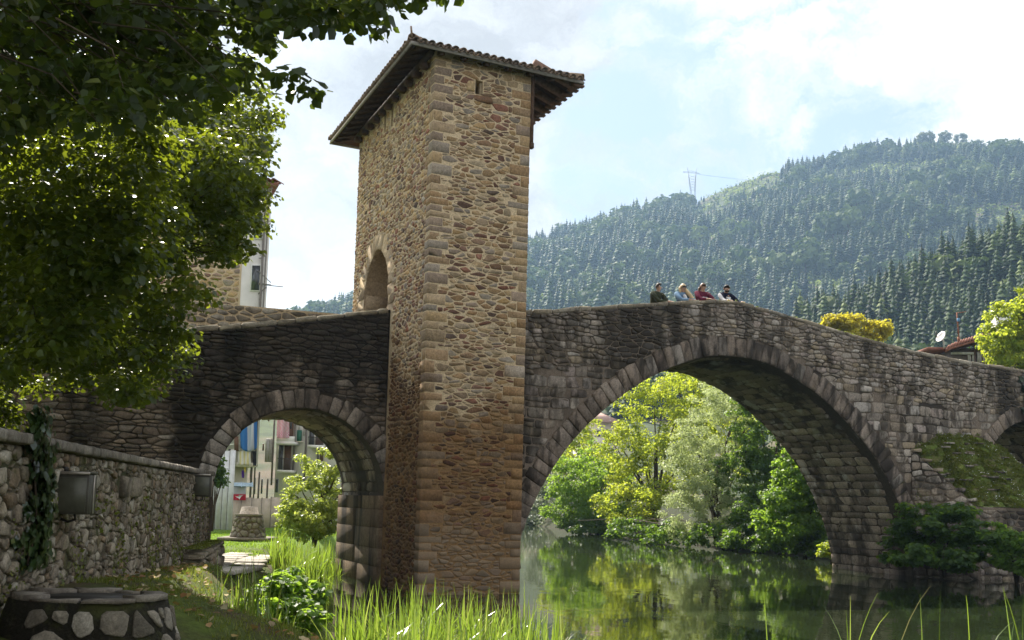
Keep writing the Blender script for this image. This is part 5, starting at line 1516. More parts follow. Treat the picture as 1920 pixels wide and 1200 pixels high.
ng.interface.new_socket('Geometry', in_out='INPUT', socket_type='NodeSocketGeometry'); ng.interface.new_socket('Geometry', in_out='OUTPUT', socket_type='NodeSocketGeometry')
gi, go = ng.nodes.new('NodeGroupInput'), ng.nodes.new('NodeGroupOutput'); jn = ng.nodes.new('GeometryNodeJoinGeometry')
def attr(nm, dt):
    nd = ng.nodes.new('GeometryNodeInputNamedAttribute'); nd.data_type = dt; nd.inputs['Name'].default_value = nm; return [s_ for s_ in nd.outputs if s_.enabled][0]
for k in range(4):
    cmp_ = ng.nodes.new('FunctionNodeCompare'); cmp_.data_type = 'INT'; cmp_.operation = 'EQUAL'
    ng.links.new(attr('tree_kind', 'INT'), cmp_.inputs[2]); cmp_.inputs[3].default_value = k
    ob = ng.nodes.new('GeometryNodeObjectInfo'); ob.inputs['Object'].default_value = protos[k]; ob.inputs['As Instance'].default_value = True
    ip = ng.nodes.new('GeometryNodeInstanceOnPoints')
    ng.links.new(gi.outputs[0], ip.inputs['Points']); ng.links.new(cmp_.outputs[0], ip.inputs['Selection']); ng.links.new(ob.outputs['Geometry'], ip.inputs['Instance'])
    ng.links.new(attr('tree_turn', 'FLOAT_VECTOR'), ip.inputs['Rotation'])
    ng.links.new(attr('tree_scale', 'FLOAT'), ip.inputs['Scale'])
    ng.links.new(ip.outputs[0], jn.inputs[0])
ng.links.new(jn.outputs[0], go.inputs[0])
md = forest.modifiers.new('scatter', 'NODES'); md.node_group = ng
print('conifers', len(big), len(rest_i))

# ------------------------------------------------------------------ foliage
def leaf_arrays(C, Nn, S, g, wide=.38, fold=.07, detail=0, mem=None):
    """leaf blades: a folded rhomb (detail 0) or a broad pointed blade (detail 1)"""
    n = len(C)
    Nn = Nn / (np.linalg.norm(Nn, axis=1, keepdims=True) + 1e-9)
    t_ = g.normal(size=(n, 3)); t_[:, 2] -= .5
    t_ -= Nn * (t_ * Nn).sum(1, keepdims=True); t_ /= np.linalg.norm(t_, axis=1, keepdims=True) + 1e-9
    b_ = np.cross(Nn, t_); S = S[:, None]
    if detail == 0:
        P = [C - t_ * S * .5, C + b_ * S * wide + Nn * S * fold, C + t_ * S * .55, C - b_ * S * wide + Nn * S * fold]
        V = np.stack(P, 1).reshape(-1, 3); k = np.arange(n)[:, None] * 4
        F = np.concatenate([k + np.array([[0, 1, 2]]), k + np.array([[0, 2, 3]])], 1).reshape(-1, 3); per = 4
    else:
        P = [C - t_ * S * .40, C - t_ * S * .34 + b_ * S * .30 + Nn * S * .05, C + t_ * S * .08 + b_ * S * .45 + Nn * S * .06, C + t_ * S * .60 - Nn * S * .05,
             C + t_ * S * .08 - b_ * S * .45 + Nn * S * .06, C - t_ * S * .34 - b_ * S * .30 + Nn * S * .05]
        V = np.stack(P, 1).reshape(-1, 3); k = np.arange(n)[:, None] * 6
        F = np.concatenate([k + np.array([[0, 1, 2]]), k + np.array([[0, 2, 3]]), k + np.array([[0, 3, 4]]), k + np.array([[0, 4, 5]])], 1).reshape(-1, 3); per = 6
    T = np.ones((n, 4)); T[:, 0] = g.random(n); T[:, 1] = g.random(n)
    if mem is not None: T[:, 0] = np.clip(T[:, 0] * .45 + mem * .55, 0, 1)
    return V, F, np.repeat(T, per, 0)
def clump_leaves(cl, per, size, g, flat=.55, upw=.6, shell=.55, droop=0.0):
    """cl: rows of centre xyz + radius; leaves spread towards each clump's surface"""
    cl = np.asarray(cl); n = len(cl)
    cnt = np.maximum(4, (per * (cl[:, 3] / cl[:, 3].mean()) ** 2).astype(int))
    idx = np.repeat(np.arange(n), cnt)
    d = g.normal(size=(len(idx), 3)); d /= np.linalg.norm(d, axis=1, keepdims=True)
    r_ = g.random(len(idx)) ** shell
    off = d * r_[:, None] * cl[idx, 3:4]; off[:, 2] *= flat
    off[:, 2] -= droop * (off[:, 0] ** 2 + off[:, 1] ** 2) / cl[idx, 3]
    C = cl[idx, :3] + off
    N_ = d * .7 + g.normal(size=d.shape) * .45; N_[:, 2] += upw
    S = size * g.uniform(.5, 1.35, len(idx))
    mem = g.random(n)[idx]
    return C, N_, S, mem
def crown_clumps(blobs, n, rad, g, hollow=.45):
    """clump centres over a set of ellipsoids (cx, cy, cz, rx, ry, rz), mostly near their surface"""
    bl = np.asarray(blobs, float); w_ = (bl[:, 3] * bl[:, 4] + bl[:, 3] * bl[:, 5] + bl[:, 4] * bl[:, 5]); k = g.choice(len(bl), n, p=w_ / w_.sum())
    d = g.normal(size=(n, 3)); d /= np.linalg.norm(d, axis=1, keepdims=True)
    r_ = g.uniform(hollow, 1.0, n) ** .7
    C = bl[k, :3] + d * r_[:, None] * bl[k, 3:]
    return np.concatenate([C, (rad * g.uniform(.55, 1.45, n))[:, None]], 1)
def blob(px, py, rx, ry, Y, depth=None):
    c = at(px, py, Y); k = Y / FPX
    return (*c, rx * k, (depth if depth else rx) * k, ry * k)
def tree(name, label, cat, blobs, n, rad, per, size, mat, seed, base=None, trunk_r=.12, bark=None, group=None, flat=.6, upw=.6, detail=0, wide=.38, zmin=.05, limbs=9, droop=0.0, shell=.55):
    g = np.random.default_rng(seed); bl = np.asarray(blobs)
    if base is None: base = (bl[:, 0].mean(), bl[:, 1].mean(), max(.0, float(ground_z(bl[:, 0].mean(), bl[:, 1].mean()))))
    root = thing(name, label, cat, base, group)
    cl = crown_clumps(blobs, n, rad, g)
    cl = cl[cl[:, 2] > zmin + rad * .3]
    mb = MB(); base = np.array(base, float)
    order = np.argsort(-cl[:, 2])
    for k in range(limbs):
        tgt = cl[g.integers(0, len(cl)), :3]
        fork = base + (tgt - base) * np.array([.18, .18, .35]) + np.array([0, 0, .2])
        mid = (fork + tgt) / 2 + g.normal(size=3) * .15 + np.array([0, 0, .2])
        r0 = trunk_r * g.uniform(.5, 1.0)
        mb.tube([base - BZ * .3, fork, mid, tgt], [r0, r0 * .75, r0 * .4, r0 * .12], 6)
    mb.build('trunk', bark or M_BARKL, root)
    C, N_, S, mem = clump_leaves(cl, per, size, g, flat, upw, shell, droop)
    ok = C[:, 2] > zmin
    V, F, T = leaf_arrays(C[ok], N_[ok], S[ok], g, wide, detail=detail, mem=mem[ok])
    o = mk('crown', V, F, mat, root, T); o['kind'] = 'stuff'
    return root
M_BARKL = plain('grey_brown_bark', (.085, .065, .048), .95, .1, nscale=12, var=.4, bump=.6)
L_LIME = leaf_mat('shaded_lime_leaf', [(0, (.013, .030, .005)), (.5, (.022, .046, .007)), (.8, (.038, .064, .010)), (.93, (.12, .13, .02)), (1, (.20, .13, .03))], .30, (.26, .36, .02), .40, .45)  # lime leaf toned down: canopy shade put into the colour
L_YEL = leaf_mat('yellowing_leaf', [(0, (.06, .115, .012)), (.5, (.10, .16, .018)), (.8, (.18, .21, .028)), (1, (.30, .23, .04))], .55, (.85, .95, .07), .5, .3)
L_PALE = leaf_mat('pale_shrub_leaf', [(0, (.08, .14, .02)), (.6, (.15, .21, .04)), (1, (.30, .32, .10))], .5, (.85, .95, .15), .35, .5)
L_SIL = leaf_mat('silver_willow_leaf', [(0, (.09, .13, .045)), (.5, (.17, .215, .095)), (1, (.30, .33, .19))], .48, (.80, .92, .36), .42, .5)
L_DKG = leaf_mat('dark_green_leaf', [(0, (.020, .048, .012)), (.6, (.032, .070, .015)), (1, (.07, .12, .02))], .42, (.40, .66, .04), .45, .3)
L_LIMB = leaf_mat('sunlit_lime_leaf', [(0, (.018, .040, .006)), (.5, (.032, .062, .009)), (.8, (.055, .085, .012)), (.93, (.13, .13, .02)), (1, (.22, .14, .03))], .36, (.50, .60, .03), .40, .45)  # lighter copy of the lime leaf, sunlight put into the colour
L_BRT = leaf_mat('bright_green_leaf', [(0, (.045, .10, .014)), (.6, (.075, .145, .02)), (1, (.13, .19, .035))], .52, (.55, .82, .06), .5, .3)
L_GRY = leaf_mat('grey_green_leaf', [(0, (.08, .11, .06)), (1, (.15, .18, .11))], .3, (.35, .42, .2), .5, .4)
L_IVY = leaf_mat('ivy_leaf', [(0, (.014, .030, .010)), (.7, (.026, .050, .014)), (1, (.05, .08, .03))], .15, (.2, .3, .04), .30, .6)
L_REED = leaf_mat('reed_blade', [(0, (.045, .085, .012)), (.5, (.085, .15, .02)), (.85, (.14, .20, .035)), (1, (.34, .27, .13))], .40, (.50, .72, .06), .22, .8)
L_GRS = leaf_mat('turf_blade', [(0, (.06, .08, .014)), (.6, (.11, .14, .024)), (1, (.20, .18, .06))], .35, (.5, .6, .06), .5, .3)
L_DEAD = leaf_mat('fallen_leaf', [(0, (.36, .28, .10)), (.4, (.28, .13, .05)), (.7, (.52, .46, .28)), (1, (.16, .08, .04))], .2, (.5, .35, .1), .7, .2)

# the two limes on the left bank
def in_px(poly, g, n):
    P_ = np.array(poly, float); lo_, hi_ = P_.min(0), P_.max(0); out = []
    while len(out) < n:
        x, y = g.uniform(lo_[0], hi_[0]), g.uniform(lo_[1], hi_[1])
        if in_poly(x, y, poly): out.append((x, y))
    return np.array(out)
def lime(label, regions, base, size, per, seed, trunk_r, nleaf, twig, over=(), mat=None):
    mat = mat or L_LIME
    g = np.random.default_rng(seed)
    root = thing('lime_tree', label, 'tree', base)
    cl = []
    for poly, n, y0, y1, rad in regions:
        for (x, y) in in_px(poly, g, n):
            Y = g.uniform(y0, y1); cl.append((*at(x, y, Y), rad * g.uniform(.6, 1.4)))
    for (x0, x1, y0, y1, z0, z1, n, rad) in over:
        for _ in range(n): cl.append((g.uniform(x0, x1), g.uniform(y0, y1), g.uniform(z0, z1), rad * g.uniform(.7, 1.3)))
    cl = np.array(cl); base = np.array(base, float)
    mb = MB(); top = base + np.array([.3, .2, 2.6])
    mb.tube([base - BZ * .4, base + BZ * 1.0, top], [trunk_r * 1.25, trunk_r, trunk_r * .8], 10)
    forks = [top + np.array([g.uniform(.2, 2.0), g.uniform(-1.2, 1.2), g.uniform(.3, 3.2)]) for _ in range(9)]
    for f in forks: mb.tube([top - BZ * .3, (top + f) / 2 + BZ * .25, f], [trunk_r * .6, trunk_r * .4, trunk_r * .26], 7)
    mb.build('trunk', M_BARKL, root); mb = MB()
    for c in cl:
        if g.random() < .55: continue
        f = min(forks, key=lambda f: np.linalg.norm(f - c[:3]) + g.random() * .8)
        v_ = c[:3] - f; L_ = np.linalg.norm(v_); s_ = max(0.0, L_ - g.uniform(.5, 1.3)) / L_
        a_ = f + v_ * s_ + g.normal(size=3) * .1; m_ = (a_ + c[:3]) / 2 + g.normal(size=3) * .08 + np.array([0, 0, .06])
        mb.tube([a_, m_, c[:3] + v_ / L_ * .1], [twig * 1.3, twig * .9, twig * .4], 5, cap=False)
    tw_ = mb.build('twigs', M_BARKL, root); tw_['kind'] = 'stuff'
    C, N_, S, mem = clump_leaves(cl, per, size, g, .5, .75, .5, .25)
    N_ = N_ * np.array([1, 1, 1])
    V, F, T = leaf_arrays(C, N_, S, g, detail=1, mem=mem)
    # the leaves that show largest become leaves of their own, sharing six blades
    pp_ = proj(C); Yd = C[:, 1]
    vis = (pp_[:, 0] > 5) & (pp_[:, 0] < 1000) & (pp_[:, 1] > 5) & (pp_[:, 1] < 900)
    big_ = np.argsort(-(S / Yd * vis))[:nleaf]
    blades = []
    for k in range(6):
        v_, f_, t__ = leaf_arrays(np.zeros((1, 3)), np.array([[0, 0, 1.0]]), np.ones(1), g, detail=1)
        blades.append(mesh('leaf', v_, f_, mat, t__))
    msk = np.ones(len(C), bool); msk[big_] = False
    for n_, i in enumerate(big_):
        o = bpy.data.objects.new('leaf', blades[n_ % 6]); link(o, root, C[i]); o.scale = (S[i],) * 3
        o.rotation_euler = Vector(N_[i]).to_track_quat('Z', 'Y').to_euler()
    fm_ = msk[np.repeat(np.arange(len(C)), 4)]
    F = F[fm_]; used = np.zeros(len(V), bool); used[F.ravel()] = True
    remap = np.cumsum(used) - 1
    o = mk('foliage', V[used], remap[F], mat, root, T[used]); o['kind'] = 'stuff'
    return root
lime('big lime tree whose nearest boughs hang over the top left corner',
     [([(-40, -160), (640, -150), (840, -70), (835, 2), (755, -8), (725, 45), (690, 68), (640, 60), (610, 35), (540, 50), (500, 85), (560, 140), (588, 172), (545, 172), (500, 130), (455, 165), (440, 130), (400, 200), (330, 220), (200, 230), (0, 250)], 230, 5.6, 8.2, .17),
      ([(-40, -100), (420, -100), (400, 150), (200, 210), (-40, 240)], 230, 6.5, 10.5, .24),
      ([(430, -110), (730, -110), (700, 50), (610, 30), (520, 60), (440, 140)], 90, 6, 9, .18),
      ([(-900, -500), (350, -500), (350, -160), (-40, -160), (-40, 250), (-900, 300)], 120, 5.5, 10, .42)],
     (-7.6, 7.4, 2.1), .078, 74, 31, .24, 260, .006, over=[(-11, -1.5, -4, 6, 4.8, 8.5, 150, .55), (-9.5, -4.4, -3, 5, 2.8, 5, 60, .5)])  # unseen crown clumps overhead, added to keep sky light off the near leaves
lime('lime tree with a hanging crown in front of the dark left end of the bridge',
     [([(-30, 200), (200, 215), (330, 215), (470, 235), (520, 200), (500, 262), (524, 272), (470, 330), (492, 372), (484, 425), (440, 440), (490, 475), (420, 480), (360, 500), (392, 560), (330, 560), (345, 610), (368, 640), (320, 700), (285, 690), (265, 740), (210, 755), (120, 715), (-30, 790)], 300, 11.0, 15.5, .36),
      ([(-30, 230), (300, 230), (330, 420), (250, 560), (150, 640), (-30, 700)], 170, 9.0, 12, .34),
      ([(250, 100), (480, 120), (515, 200), (440, 300), (280, 320)], 70, 13, 17, .4),
      ([(400, 190), (515, 205), (498, 262), (522, 272), (468, 330), (490, 372), (482, 425), (440, 440), (484, 472), (400, 482), (350, 400)], 130, 12.5, 16, .24),
      ([(200, 560), (330, 565), (362, 640), (320, 695), (262, 735), (120, 715)], 60, 12, 15, .26),
      ([(-800, 0), (-30, 60), (-30, 760), (-800, 800)], 70, 10, 17, .6)],
     (-9.3, 14.2, 2.1), .072, 112, 32, .3, 260, .008, mat=L_LIMB)

# trees on the far bank, seen through the wide arch
FB = 'trees and bushes on the river bank behind the wide arch'
tree('riverside_tree', 'tall loose yellow green tree in the middle of the wide arch', 'tree',
     [blob(1225, 790, 78, 95, 60), blob(1170, 840, 56, 60, 60), blob(1280, 735, 60, 50, 61), blob(1190, 745, 45, 45, 60), blob(1225, 890, 95, 75, 58), blob(1290, 800, 45, 60, 61), blob(1180, 950, 70, 45, 56)], 430, .48, 64, .15, L_YEL, 41, base=tuple(at(1228, 990, 60.5)), trunk_r=.16, group=FB, limbs=14)
tree('riverside_tree', 'silvery willow in the arch between the yellow and the dark tree', 'tree',
     [blob(1335, 810, 66, 100, 47.5), blob(1300, 880, 58, 85, 47), blob(1370, 750, 50, 45, 48.5), blob(1285, 960, 44, 55, 46), blob(1340, 930, 56, 75, 46)], 460, .30, 80, .10, L_SIL, 42, base=tuple(at(1345, 1015, 48.5)), trunk_r=.14, group=FB, wide=.22, upw=.35)
tree('riverside_tree', 'dark green broad tree right of the silvery willow', 'tree',
     [blob(1420, 800, 62, 80, 45.5), blob(1455, 860, 60, 85, 45), blob(1400, 900, 58, 95, 45), blob(1440, 960, 60, 70, 43.5), blob(1500, 880, 48, 85, 46.5), blob(1555, 900, 60, 120, 47)], 520, .34, 72, .12, L_DKG, 43, base=tuple(at(1440, 1022, 46)), trunk_r=.16, group=FB)
tree('riverside_bush', 'bright sunlit bush leaning over the water beside the right pier', 'bush',
     [blob(1490, 905, 44, 64, 40.2), blob(1468, 970, 48, 58, 39.8), blob(1520, 960, 42, 72, 40.2), blob(1506, 868, 26, 36, 40.4)], 280, .28, 70, .13, L_BRT, 44, base=tuple(at(1510, 1030, 41)), trunk_r=.07, group=FB, wide=.42)
tree('riverside_bush', 'yellow green bushes low over the water left in the wide arch', 'bush',
     [blob(1090, 900, 62, 55, 63), blob(1062, 950, 48, 42, 62.5), blob(1140, 930, 60, 65, 61), blob(1120, 870, 46, 44, 64)], 330, .42, 64, .14, L_BRT, 45, trunk_r=.1, group=FB, base=tuple(at(1110, 995, 64)))
tree('riverside_tree', 'hazy grey green willow at the far left edge of the wide arch', 'tree',
     [blob(1010, 935, 40, 48, 84), blob(1000, 968, 55, 24, 83), blob(1050, 972, 45, 18, 78), blob(985, 978, 40, 12, 80), blob(1035, 890, 42, 50, 86), blob(985, 950, 40, 40, 84), blob(1075, 860, 36, 40, 92)], 170, .7, 55, .24, L_GRY, 46, trunk_r=.2, group=FB, wide=.25, base=tuple(at(1020, 986, 88)))
tree('riverside_tree', 'pale yellow trees in front of the pink roofed house beyond the arch', 'tree',
     [blob(1100, 850, 50, 50, 76), blob(1085, 800, 36, 36, 78), blob(1130, 890, 50, 50, 74), blob(1050, 850, 30, 40, 82)], 150, .6, 55, .2, L_YEL, 47, trunk_r=.18, group=FB, base=tuple(at(1105, 984, 80)))
tree('riverside_tree', 'yellow green tree top just under the crown of the wide arch', 'tree',
     [blob(1320, 720, 50, 40, 66), blob(1270, 705, 50, 36, 68), blob(1390, 760, 40, 50, 66), blob(1340, 830, 90, 90, 70)], 180, .5, 60, .18, L_YEL, 48, trunk_r=.2, group=FB, base=tuple(at(1330, 975, 68)))
tree('riverside_bush', 'dark low thicket along the waterline under the willow and the dark tree', 'bush',
     [blob(1250, 1005, 45, 28, 47, 50), blob(1330, 1010, 50, 30, 44.5, 50), blob(1400, 1014, 50, 34, 42.6, 50), blob(1460, 1020, 45, 32, 41.0, 45), blob(1530, 1022, 42, 40, 39.6, 45), blob(1180, 994, 50, 26, 53, 60), blob(1100, 988, 50, 22, 61, 70)], 360, .33, 60, .14, L_DKG, 58, base=tuple(at(1400, 1015, 44)), trunk_r=.06, group=FB, limbs=12)
tree('riverside_tree', 'green tree on the far bank mostly hidden behind the tower', 'tree',
     [(-8, 104, 4.5, 4.5, 4, 4.5), (-3, 107, 3.5, 4.5, 4, 3.5), (-12, 106, 4.5, 5, 4, 5)], 170, .9, 60, .3, L_DKG, 59, base=(-6, 107, 1.0), trunk_r=.25, group=FB)
tree('riverside_bush', 'small yellow sprig of a bush at the foot of the right pier', 'bush',
     [blob(1548, 1030, 18, 16, 36.2), blob(1555, 1050, 14, 14, 36.0)], 26, .16, 34, .12, L_YEL, 49, trunk_r=.03, base=tuple(at(1560, 1056, 36.4)), limbs=5)
# shrubs against the right pier and cutwater
tree('pier_bush', 'dark spreading bush hanging over the water below the grassy cutwater', 'bush',
     [blob(1720, 1000, 55, 42, 28.4, 40), blob(1790, 985, 60, 40, 27.4, 40), blob(1760, 1045, 80, 26, 27.0, 45), blob(1840, 1020, 45, 38, 27.0, 40), blob(1690, 1030, 40, 34, 28.8, 30), blob(1745, 960, 50, 24, 28.2, 25)], 230, .27, 52, .13, L_DKG, 51, base=tuple(at(1770, 1062, 28.3)), trunk_r=.06, flat=.4, upw=.9, wide=.42)
tree('pier_bush', 'smaller green bush at the right edge in front of the quay wall', 'bush',
     [blob(1900, 1030, 38, 42, 26.6, 30), blob(1940, 1050, 45, 45, 26.4, 30), blob(1868, 1010, 18, 30, 26.8, 18)], 90, .26, 48, .12, L_BRT, 52, base=tuple(at(1905, 1078, 27)), trunk_r=.05, flat=.45, upw=.9)
# trees over the parapet on the right
tree('park_tree', 'yellow green tree rising over the parapet at the right edge', 'tree',
     [blob(1900, 610, 52, 50, 46), blob(1870, 645, 42, 45, 45.5), blob(1930, 570, 40, 40, 46.5), blob(1950, 640, 60, 70, 46), blob(1888, 680, 50, 40, 45)], 230, .36, 70, .15, L_YEL, 53, base=tuple(at(1905, 800, 46)), trunk_r=.15, upw=.5)
tree('park_tree', 'round yellow tree top showing just above the parapet left of the dish', 'tree',
     [blob(1590, 608, 34, 20, 62), blob(1560, 606, 26, 16, 62), blob(1640, 622, 34, 20, 62), blob(1600, 660, 60, 50, 62)], 170, .42, 70, .2, leaf_mat('golden_leaf', [(0, (.17, .17, .02)), (1, (.34, .29, .03))], .58, (.95, .85, .06), .5, .3), 54, base=tuple(at(1605, 860, 62)), trunk_r=.16)
mbp = at(1709, 664, 35)
# shrub and reeds beyond the small arch
tree('lawn_shrub', 'large light green shrub beyond the small arch', 'bush',
     [blob(585, 935, 58, 50, 30), blob(622, 885, 38, 50, 30.5), blob(572, 885, 24, 44, 30.5), blob(600, 970, 65, 38, 29.5), blob(548, 965, 30, 34, 29.8), blob(575, 988, 55, 24, 29.6), blob(660, 900, 60, 70, 31)], 300, .20, 56, .10, L_PALE, 55, base=tuple(at(590, 1008, 30.3)), trunk_r=.06, wide=.3, limbs=16)
tree('fence_bush', 'small dark bush over the white fence at the wall end', 'bush', [blob(410, 890, 13, 22, 42), blob(398, 880, 16, 26, 42)], 40, .3, 50, .15, L_DKG, 56, trunk_r=.05)
tree('nettle_patch', 'leafy green nettle clump on the near bank left of the reeds', 'plant',
     [blob(520, 1130, 58, 50, 12.8), blob(570, 1115, 34, 34, 13.1), blob(490, 1165, 52, 45, 12.2), blob(535, 1090, 30, 30, 13.4), blob(560, 1165, 50, 40, 12.4)], 260, .12, 26, .08, L_BRT, 57, base=tuple(at(515, 1195, 12.6)), trunk_r=.012, flat=.4, upw=1.0, detail=1, limbs=20)

# ivy
def ivy(label, spots, per, size, seed, wall_to, surf):
    g = np.random.default_rng(seed); c0 = surf(*spots[0][:2])
    root = thing('ivy', label, 'ivy', c0)
    cl = []
    for (u, v, r_, n) in spots:
        for _ in range(n): cl.append((*surf(u + g.normal() * r_, v + g.normal() * r_ * .9), .10))
    C, N_, S, mem = clump_leaves(np.array(cl), per, size, g, .9, .2)
    N_ = N_ * .4 + wall_to
    V, F, T = leaf_arrays(C, N_, S, g, detail=1, mem=mem)
    o = mk('ivy_foliage', V, F, L_IVY, root, T); o['kind'] = 'stuff'
    mb = MB()
    for k in range(6):
        a = cl[g.integers(0, len(cl))][:3]; b = cl[g.integers(0, len(cl))][:3]; mb.tube([a, (np.array(a) + b) / 2, b], [.012, .01, .006], 5)
    mb.build('stem', M_BARKL, root)
ivy('dark ivy spilling over the wall top beside the nearer floodlight', [(.9, 2.2, .16, 16), (.98, 1.95, .15, 18), (1.0, 1.65, .13, 14), (.75, 2.42, .14, 9), (.8, 1.5, .16, 7), (1.05, 1.35, .08, 6)], 26, .075, 61, WN, lambda u, v: Sw(u, v, .06))
ivy('ivy tuft hanging over the parapet at the far right of the bridge', [(22.0, 6.1, .35, 16), (22.3, 5.6, .35, 16), (22.6, 6.5, .3, 10)], 30, .12, 62, -BN, lambda u, v: B(u, FRONT - .08, v))

# reeds
def blade(base, length, width, lean, az, g, segs=6, curl=1.0, pale=False):
    V = []; p = np.array(base, float); a = lean * .25; d2 = np.array([math.cos(az), math.sin(az), 0]); side = np.array([-d2[1], d2[0], 0])
    tw = g.uniform(-.6, .6)
    for i in range(segs + 1):
        u = i / segs; w_ = width * (1 - u ** 2.2) * .5 + .0008
        sd = side * math.cos(tw * u) + BZ * math.sin(tw * u) * .3
        V += [p - sd * w_, p + sd * w_]
        a = lean * (.25 + curl * u ** 1.6)
        p = p + (d2 * math.sin(a) + BZ * math.cos(a)) * length / segs
    F = [(2 * i, 2 * i + 1, 2 * i + 3, 2 * i + 2) for i in range(segs)]
    return V, F
def reed_bed(label, pts, n, lrange, width, seed, nleaf, zb=None, leanr=(.1, 1.3), extra=()):
    g = np.random.default_rng(seed); pts = np.array(pts)
    root = thing('reed_bed', label, 'reeds', (pts[:, 0].mean(), pts[:, 1].mean(), 0))
    out = []
    tri = np.array(pts)
    spots = []
    lo_, hi_ = tri.min(0), tri.max(0)
    while len(spots) < n:
        x, y = g.uniform(lo_[0], hi_[0]), g.uniform(lo_[1], hi_[1])
        if in_poly(x, y, [tuple(q_) for q_ in tri]):
            for _ in range(g.integers(2, 6)): spots.append((x + g.normal() * .05, y + g.normal() * .05))
    spots = [(*s_, g.uniform(*lrange)) for s_ in spots] + [(x, y, L) for x, y, L in extra]
    for x, y, L in spots:
        z = max(float(ground_z(np.array(x), np.array(y))), -.25)
        lean = g.uniform(*leanr) if g.random() < .6 else g.uniform(.05, .4)
        V, F = blade((x, y, z - .05), L, width * g.uniform(.5, 1.6), lean, g.uniform(0, 6.28), g, 6, g.uniform(.5, 1.5))
        V = np.array(V); pp_ = proj(V[4:]); ex = pp_.max(0) - pp_.min(0)
        vis = ((pp_[:, 1] < 1195) & (pp_[:, 0] > 0) & (pp_[:, 0] < 1915)).mean()
        tt = g.random(); tt = .97 if g.random() < .13 else tt * .9
        out.append(dict(V=V, F=F, T=(tt, g.random(), 0, 1), score=float(np.hypot(*ex) * vis)))
    lay(out, L_REED, root, 'blade', 'reed_blades', nleaf)
    return root
reed_bed('tall green reed bed standing in the shallow water in front of the tower', [(-2.15, 12.6), (-1.95, 11.0), (-.8, 9.7), (.55, 9.3), (.6, 11.5), (.05, 12.9), (-1.3, 13.3)], 2000, (.6, 1.3), .022, 71, 260, leanr=(.5, 2.9))
reed_bed('reed bed on the water edge beyond the small arch', [(-5.7, 23.2), (-4.9, 21.6), (-4.3, 23.0), (-4.1, 27), (-5.4, 29), (-6.0, 27.5)], 800, (.55, 1.15), .03, 72, 60, leanr=(.2, 1.9))
reed_bed('few thin reed blades at the lower right corner of the river', [(2.6, 7.3), (5.2, 7.2), (5.2, 7.9), (2.6, 8.1)], 16, (.5, .95), .012, 73, 90, leanr=(.2, 1.3), extra=[(x, y, L) for x, y, L in ((4.15, 7.9, 1.15), (3.75, 8.0, 1.1), (3.0, 7.8, 1.0), (3.6, 7.6, .9), (4.3, 7.6, 1.05), (4.45, 7.8, 1.2), (2.2, 8.3, .8), (3.2, 7.6, .85), (3.95, 7.5, .95), (2.8, 7.9, .8), (4.0, 7.8, .9), (3.45, 7.9, .85))])
reed_bed('dark sparse reeds between the nettles and the water on the near bank', [(-3.4, 11.2), (-2.6, 10.0), (-2.2, 10.4), (-2.6, 12.0), (-3.1, 12.6)], 130, (.5, 1.0), .018, 74, 30)

# turf, moss, fallen leaves
def grass(name, label, n, area_, hr, seed, mat, sel=None, width=.006, zf=None, cat='grass'):
    g = np.random.default_rng(seed); x = g.uniform(area_[0], area_[1], n); y = g.uniform(area_[2], area_[3], n)
    z = ground_z(x, y) if zf is None else zf(x, y)
    ok = (river_sd(x, y) > .05) if sel is None else sel(x, y, z)
    x, y, z = x[ok], y[ok], z[ok]; n = len(x); h_ = g.uniform(*hr, n) * (.4 + .8 * sstep(.4, .6, .5 + .25 * wob(x, y, .6, 1.3)))
    a = g.uniform(0, 6.28, n); ln = g.uniform(.2, .9, n); w_ = width * g.uniform(.7, 1.4, n)
    ca, sa = np.cos(a), np.sin(a)
    V = np.stack([np.stack([x - sa * w_, y + ca * w_, z - .01], 1), np.stack([x + sa * w_, y - ca * w_, z - .01], 1), np.stack([x + ca * h_ * ln, y + sa * h_ * ln, z + h_], 1)], 1).reshape(-1, 3)
    F = np.arange(n * 3).reshape(-1, 3); T = np.ones((n, 4)); T[:, 0] = g.random(n); T[:, 1] = g.random(n)
    o = mk(name, V, F, mat, None, np.repeat(T, 3, 0), origin=(0, 0, 0)); return tag(o, label, cat, None, 'stuff')
onbank = lambda x, y, z: (river_sd(x, y) > .15) & (x > wall_x(y) + .03) & (y < 19) & ((x + 3.28) ** 2 + (y - 7.75) ** 2 > .9) & (wob(x, y, .8, .4) + .4 * wob(x, y, .3, 2) > -.55)
grass('bank_grass', 'short mossy grass on the shaded left bank', 52000, (-6.6, -1.4, 6.5, 19), (.015, .06), 81, L_GRS, onbank)
grass('lawn_grass', 'bright mown lawn beyond the small arch', 30000, (-12, -5.2, 24, 50), (.03, .07), 82, leaf_mat('lawn_blade', [(0, (.09, .18, .02)), (1, (.17, .26, .035))], .4, (.45, .65, .05), .5, .3), lambda x, y, z: (river_sd(x, y) > .4) & (y > 24), .014)
g = np.random.default_rng(83)
n = 24000; s_ = g.uniform(CA[0] + .1, 22.5, n); u_ = g.random(n)
dm = np.where(s_ < CN[0], (FRONT - CN[1]) * (s_ - CA[0]) / (CN[0] - CA[0]), FRONT - np.interp(s_, [CN[0], CE[0]], [CN[1], CE[1]]))
o_ = FRONT - dm * u_
C = np.array([B(a, b, cw_top(a, b)) for a, b in zip(s_, o_)])
ok = (np.sin(C[:, 2] * 17 + 2 * np.sin(s_ * 3)) + .5 * np.sin(s_ * 9)) > -.75
C = C[ok]; N_ = g.normal(size=C.shape); N_[:, 2] += .3
V, F, T = leaf_arrays(C + BZ * .05, N_, g.uniform(.06, .20, len(C)) * (.6 + .6 * (np.sin(s_[ok] * 5) > 0)), g, .14)
gs = mk('slope_grass', V, F, L_GRS, cutw, T); gs['kind'] = 'stuff'
fl_ = C[g.choice(len(C), 350)]
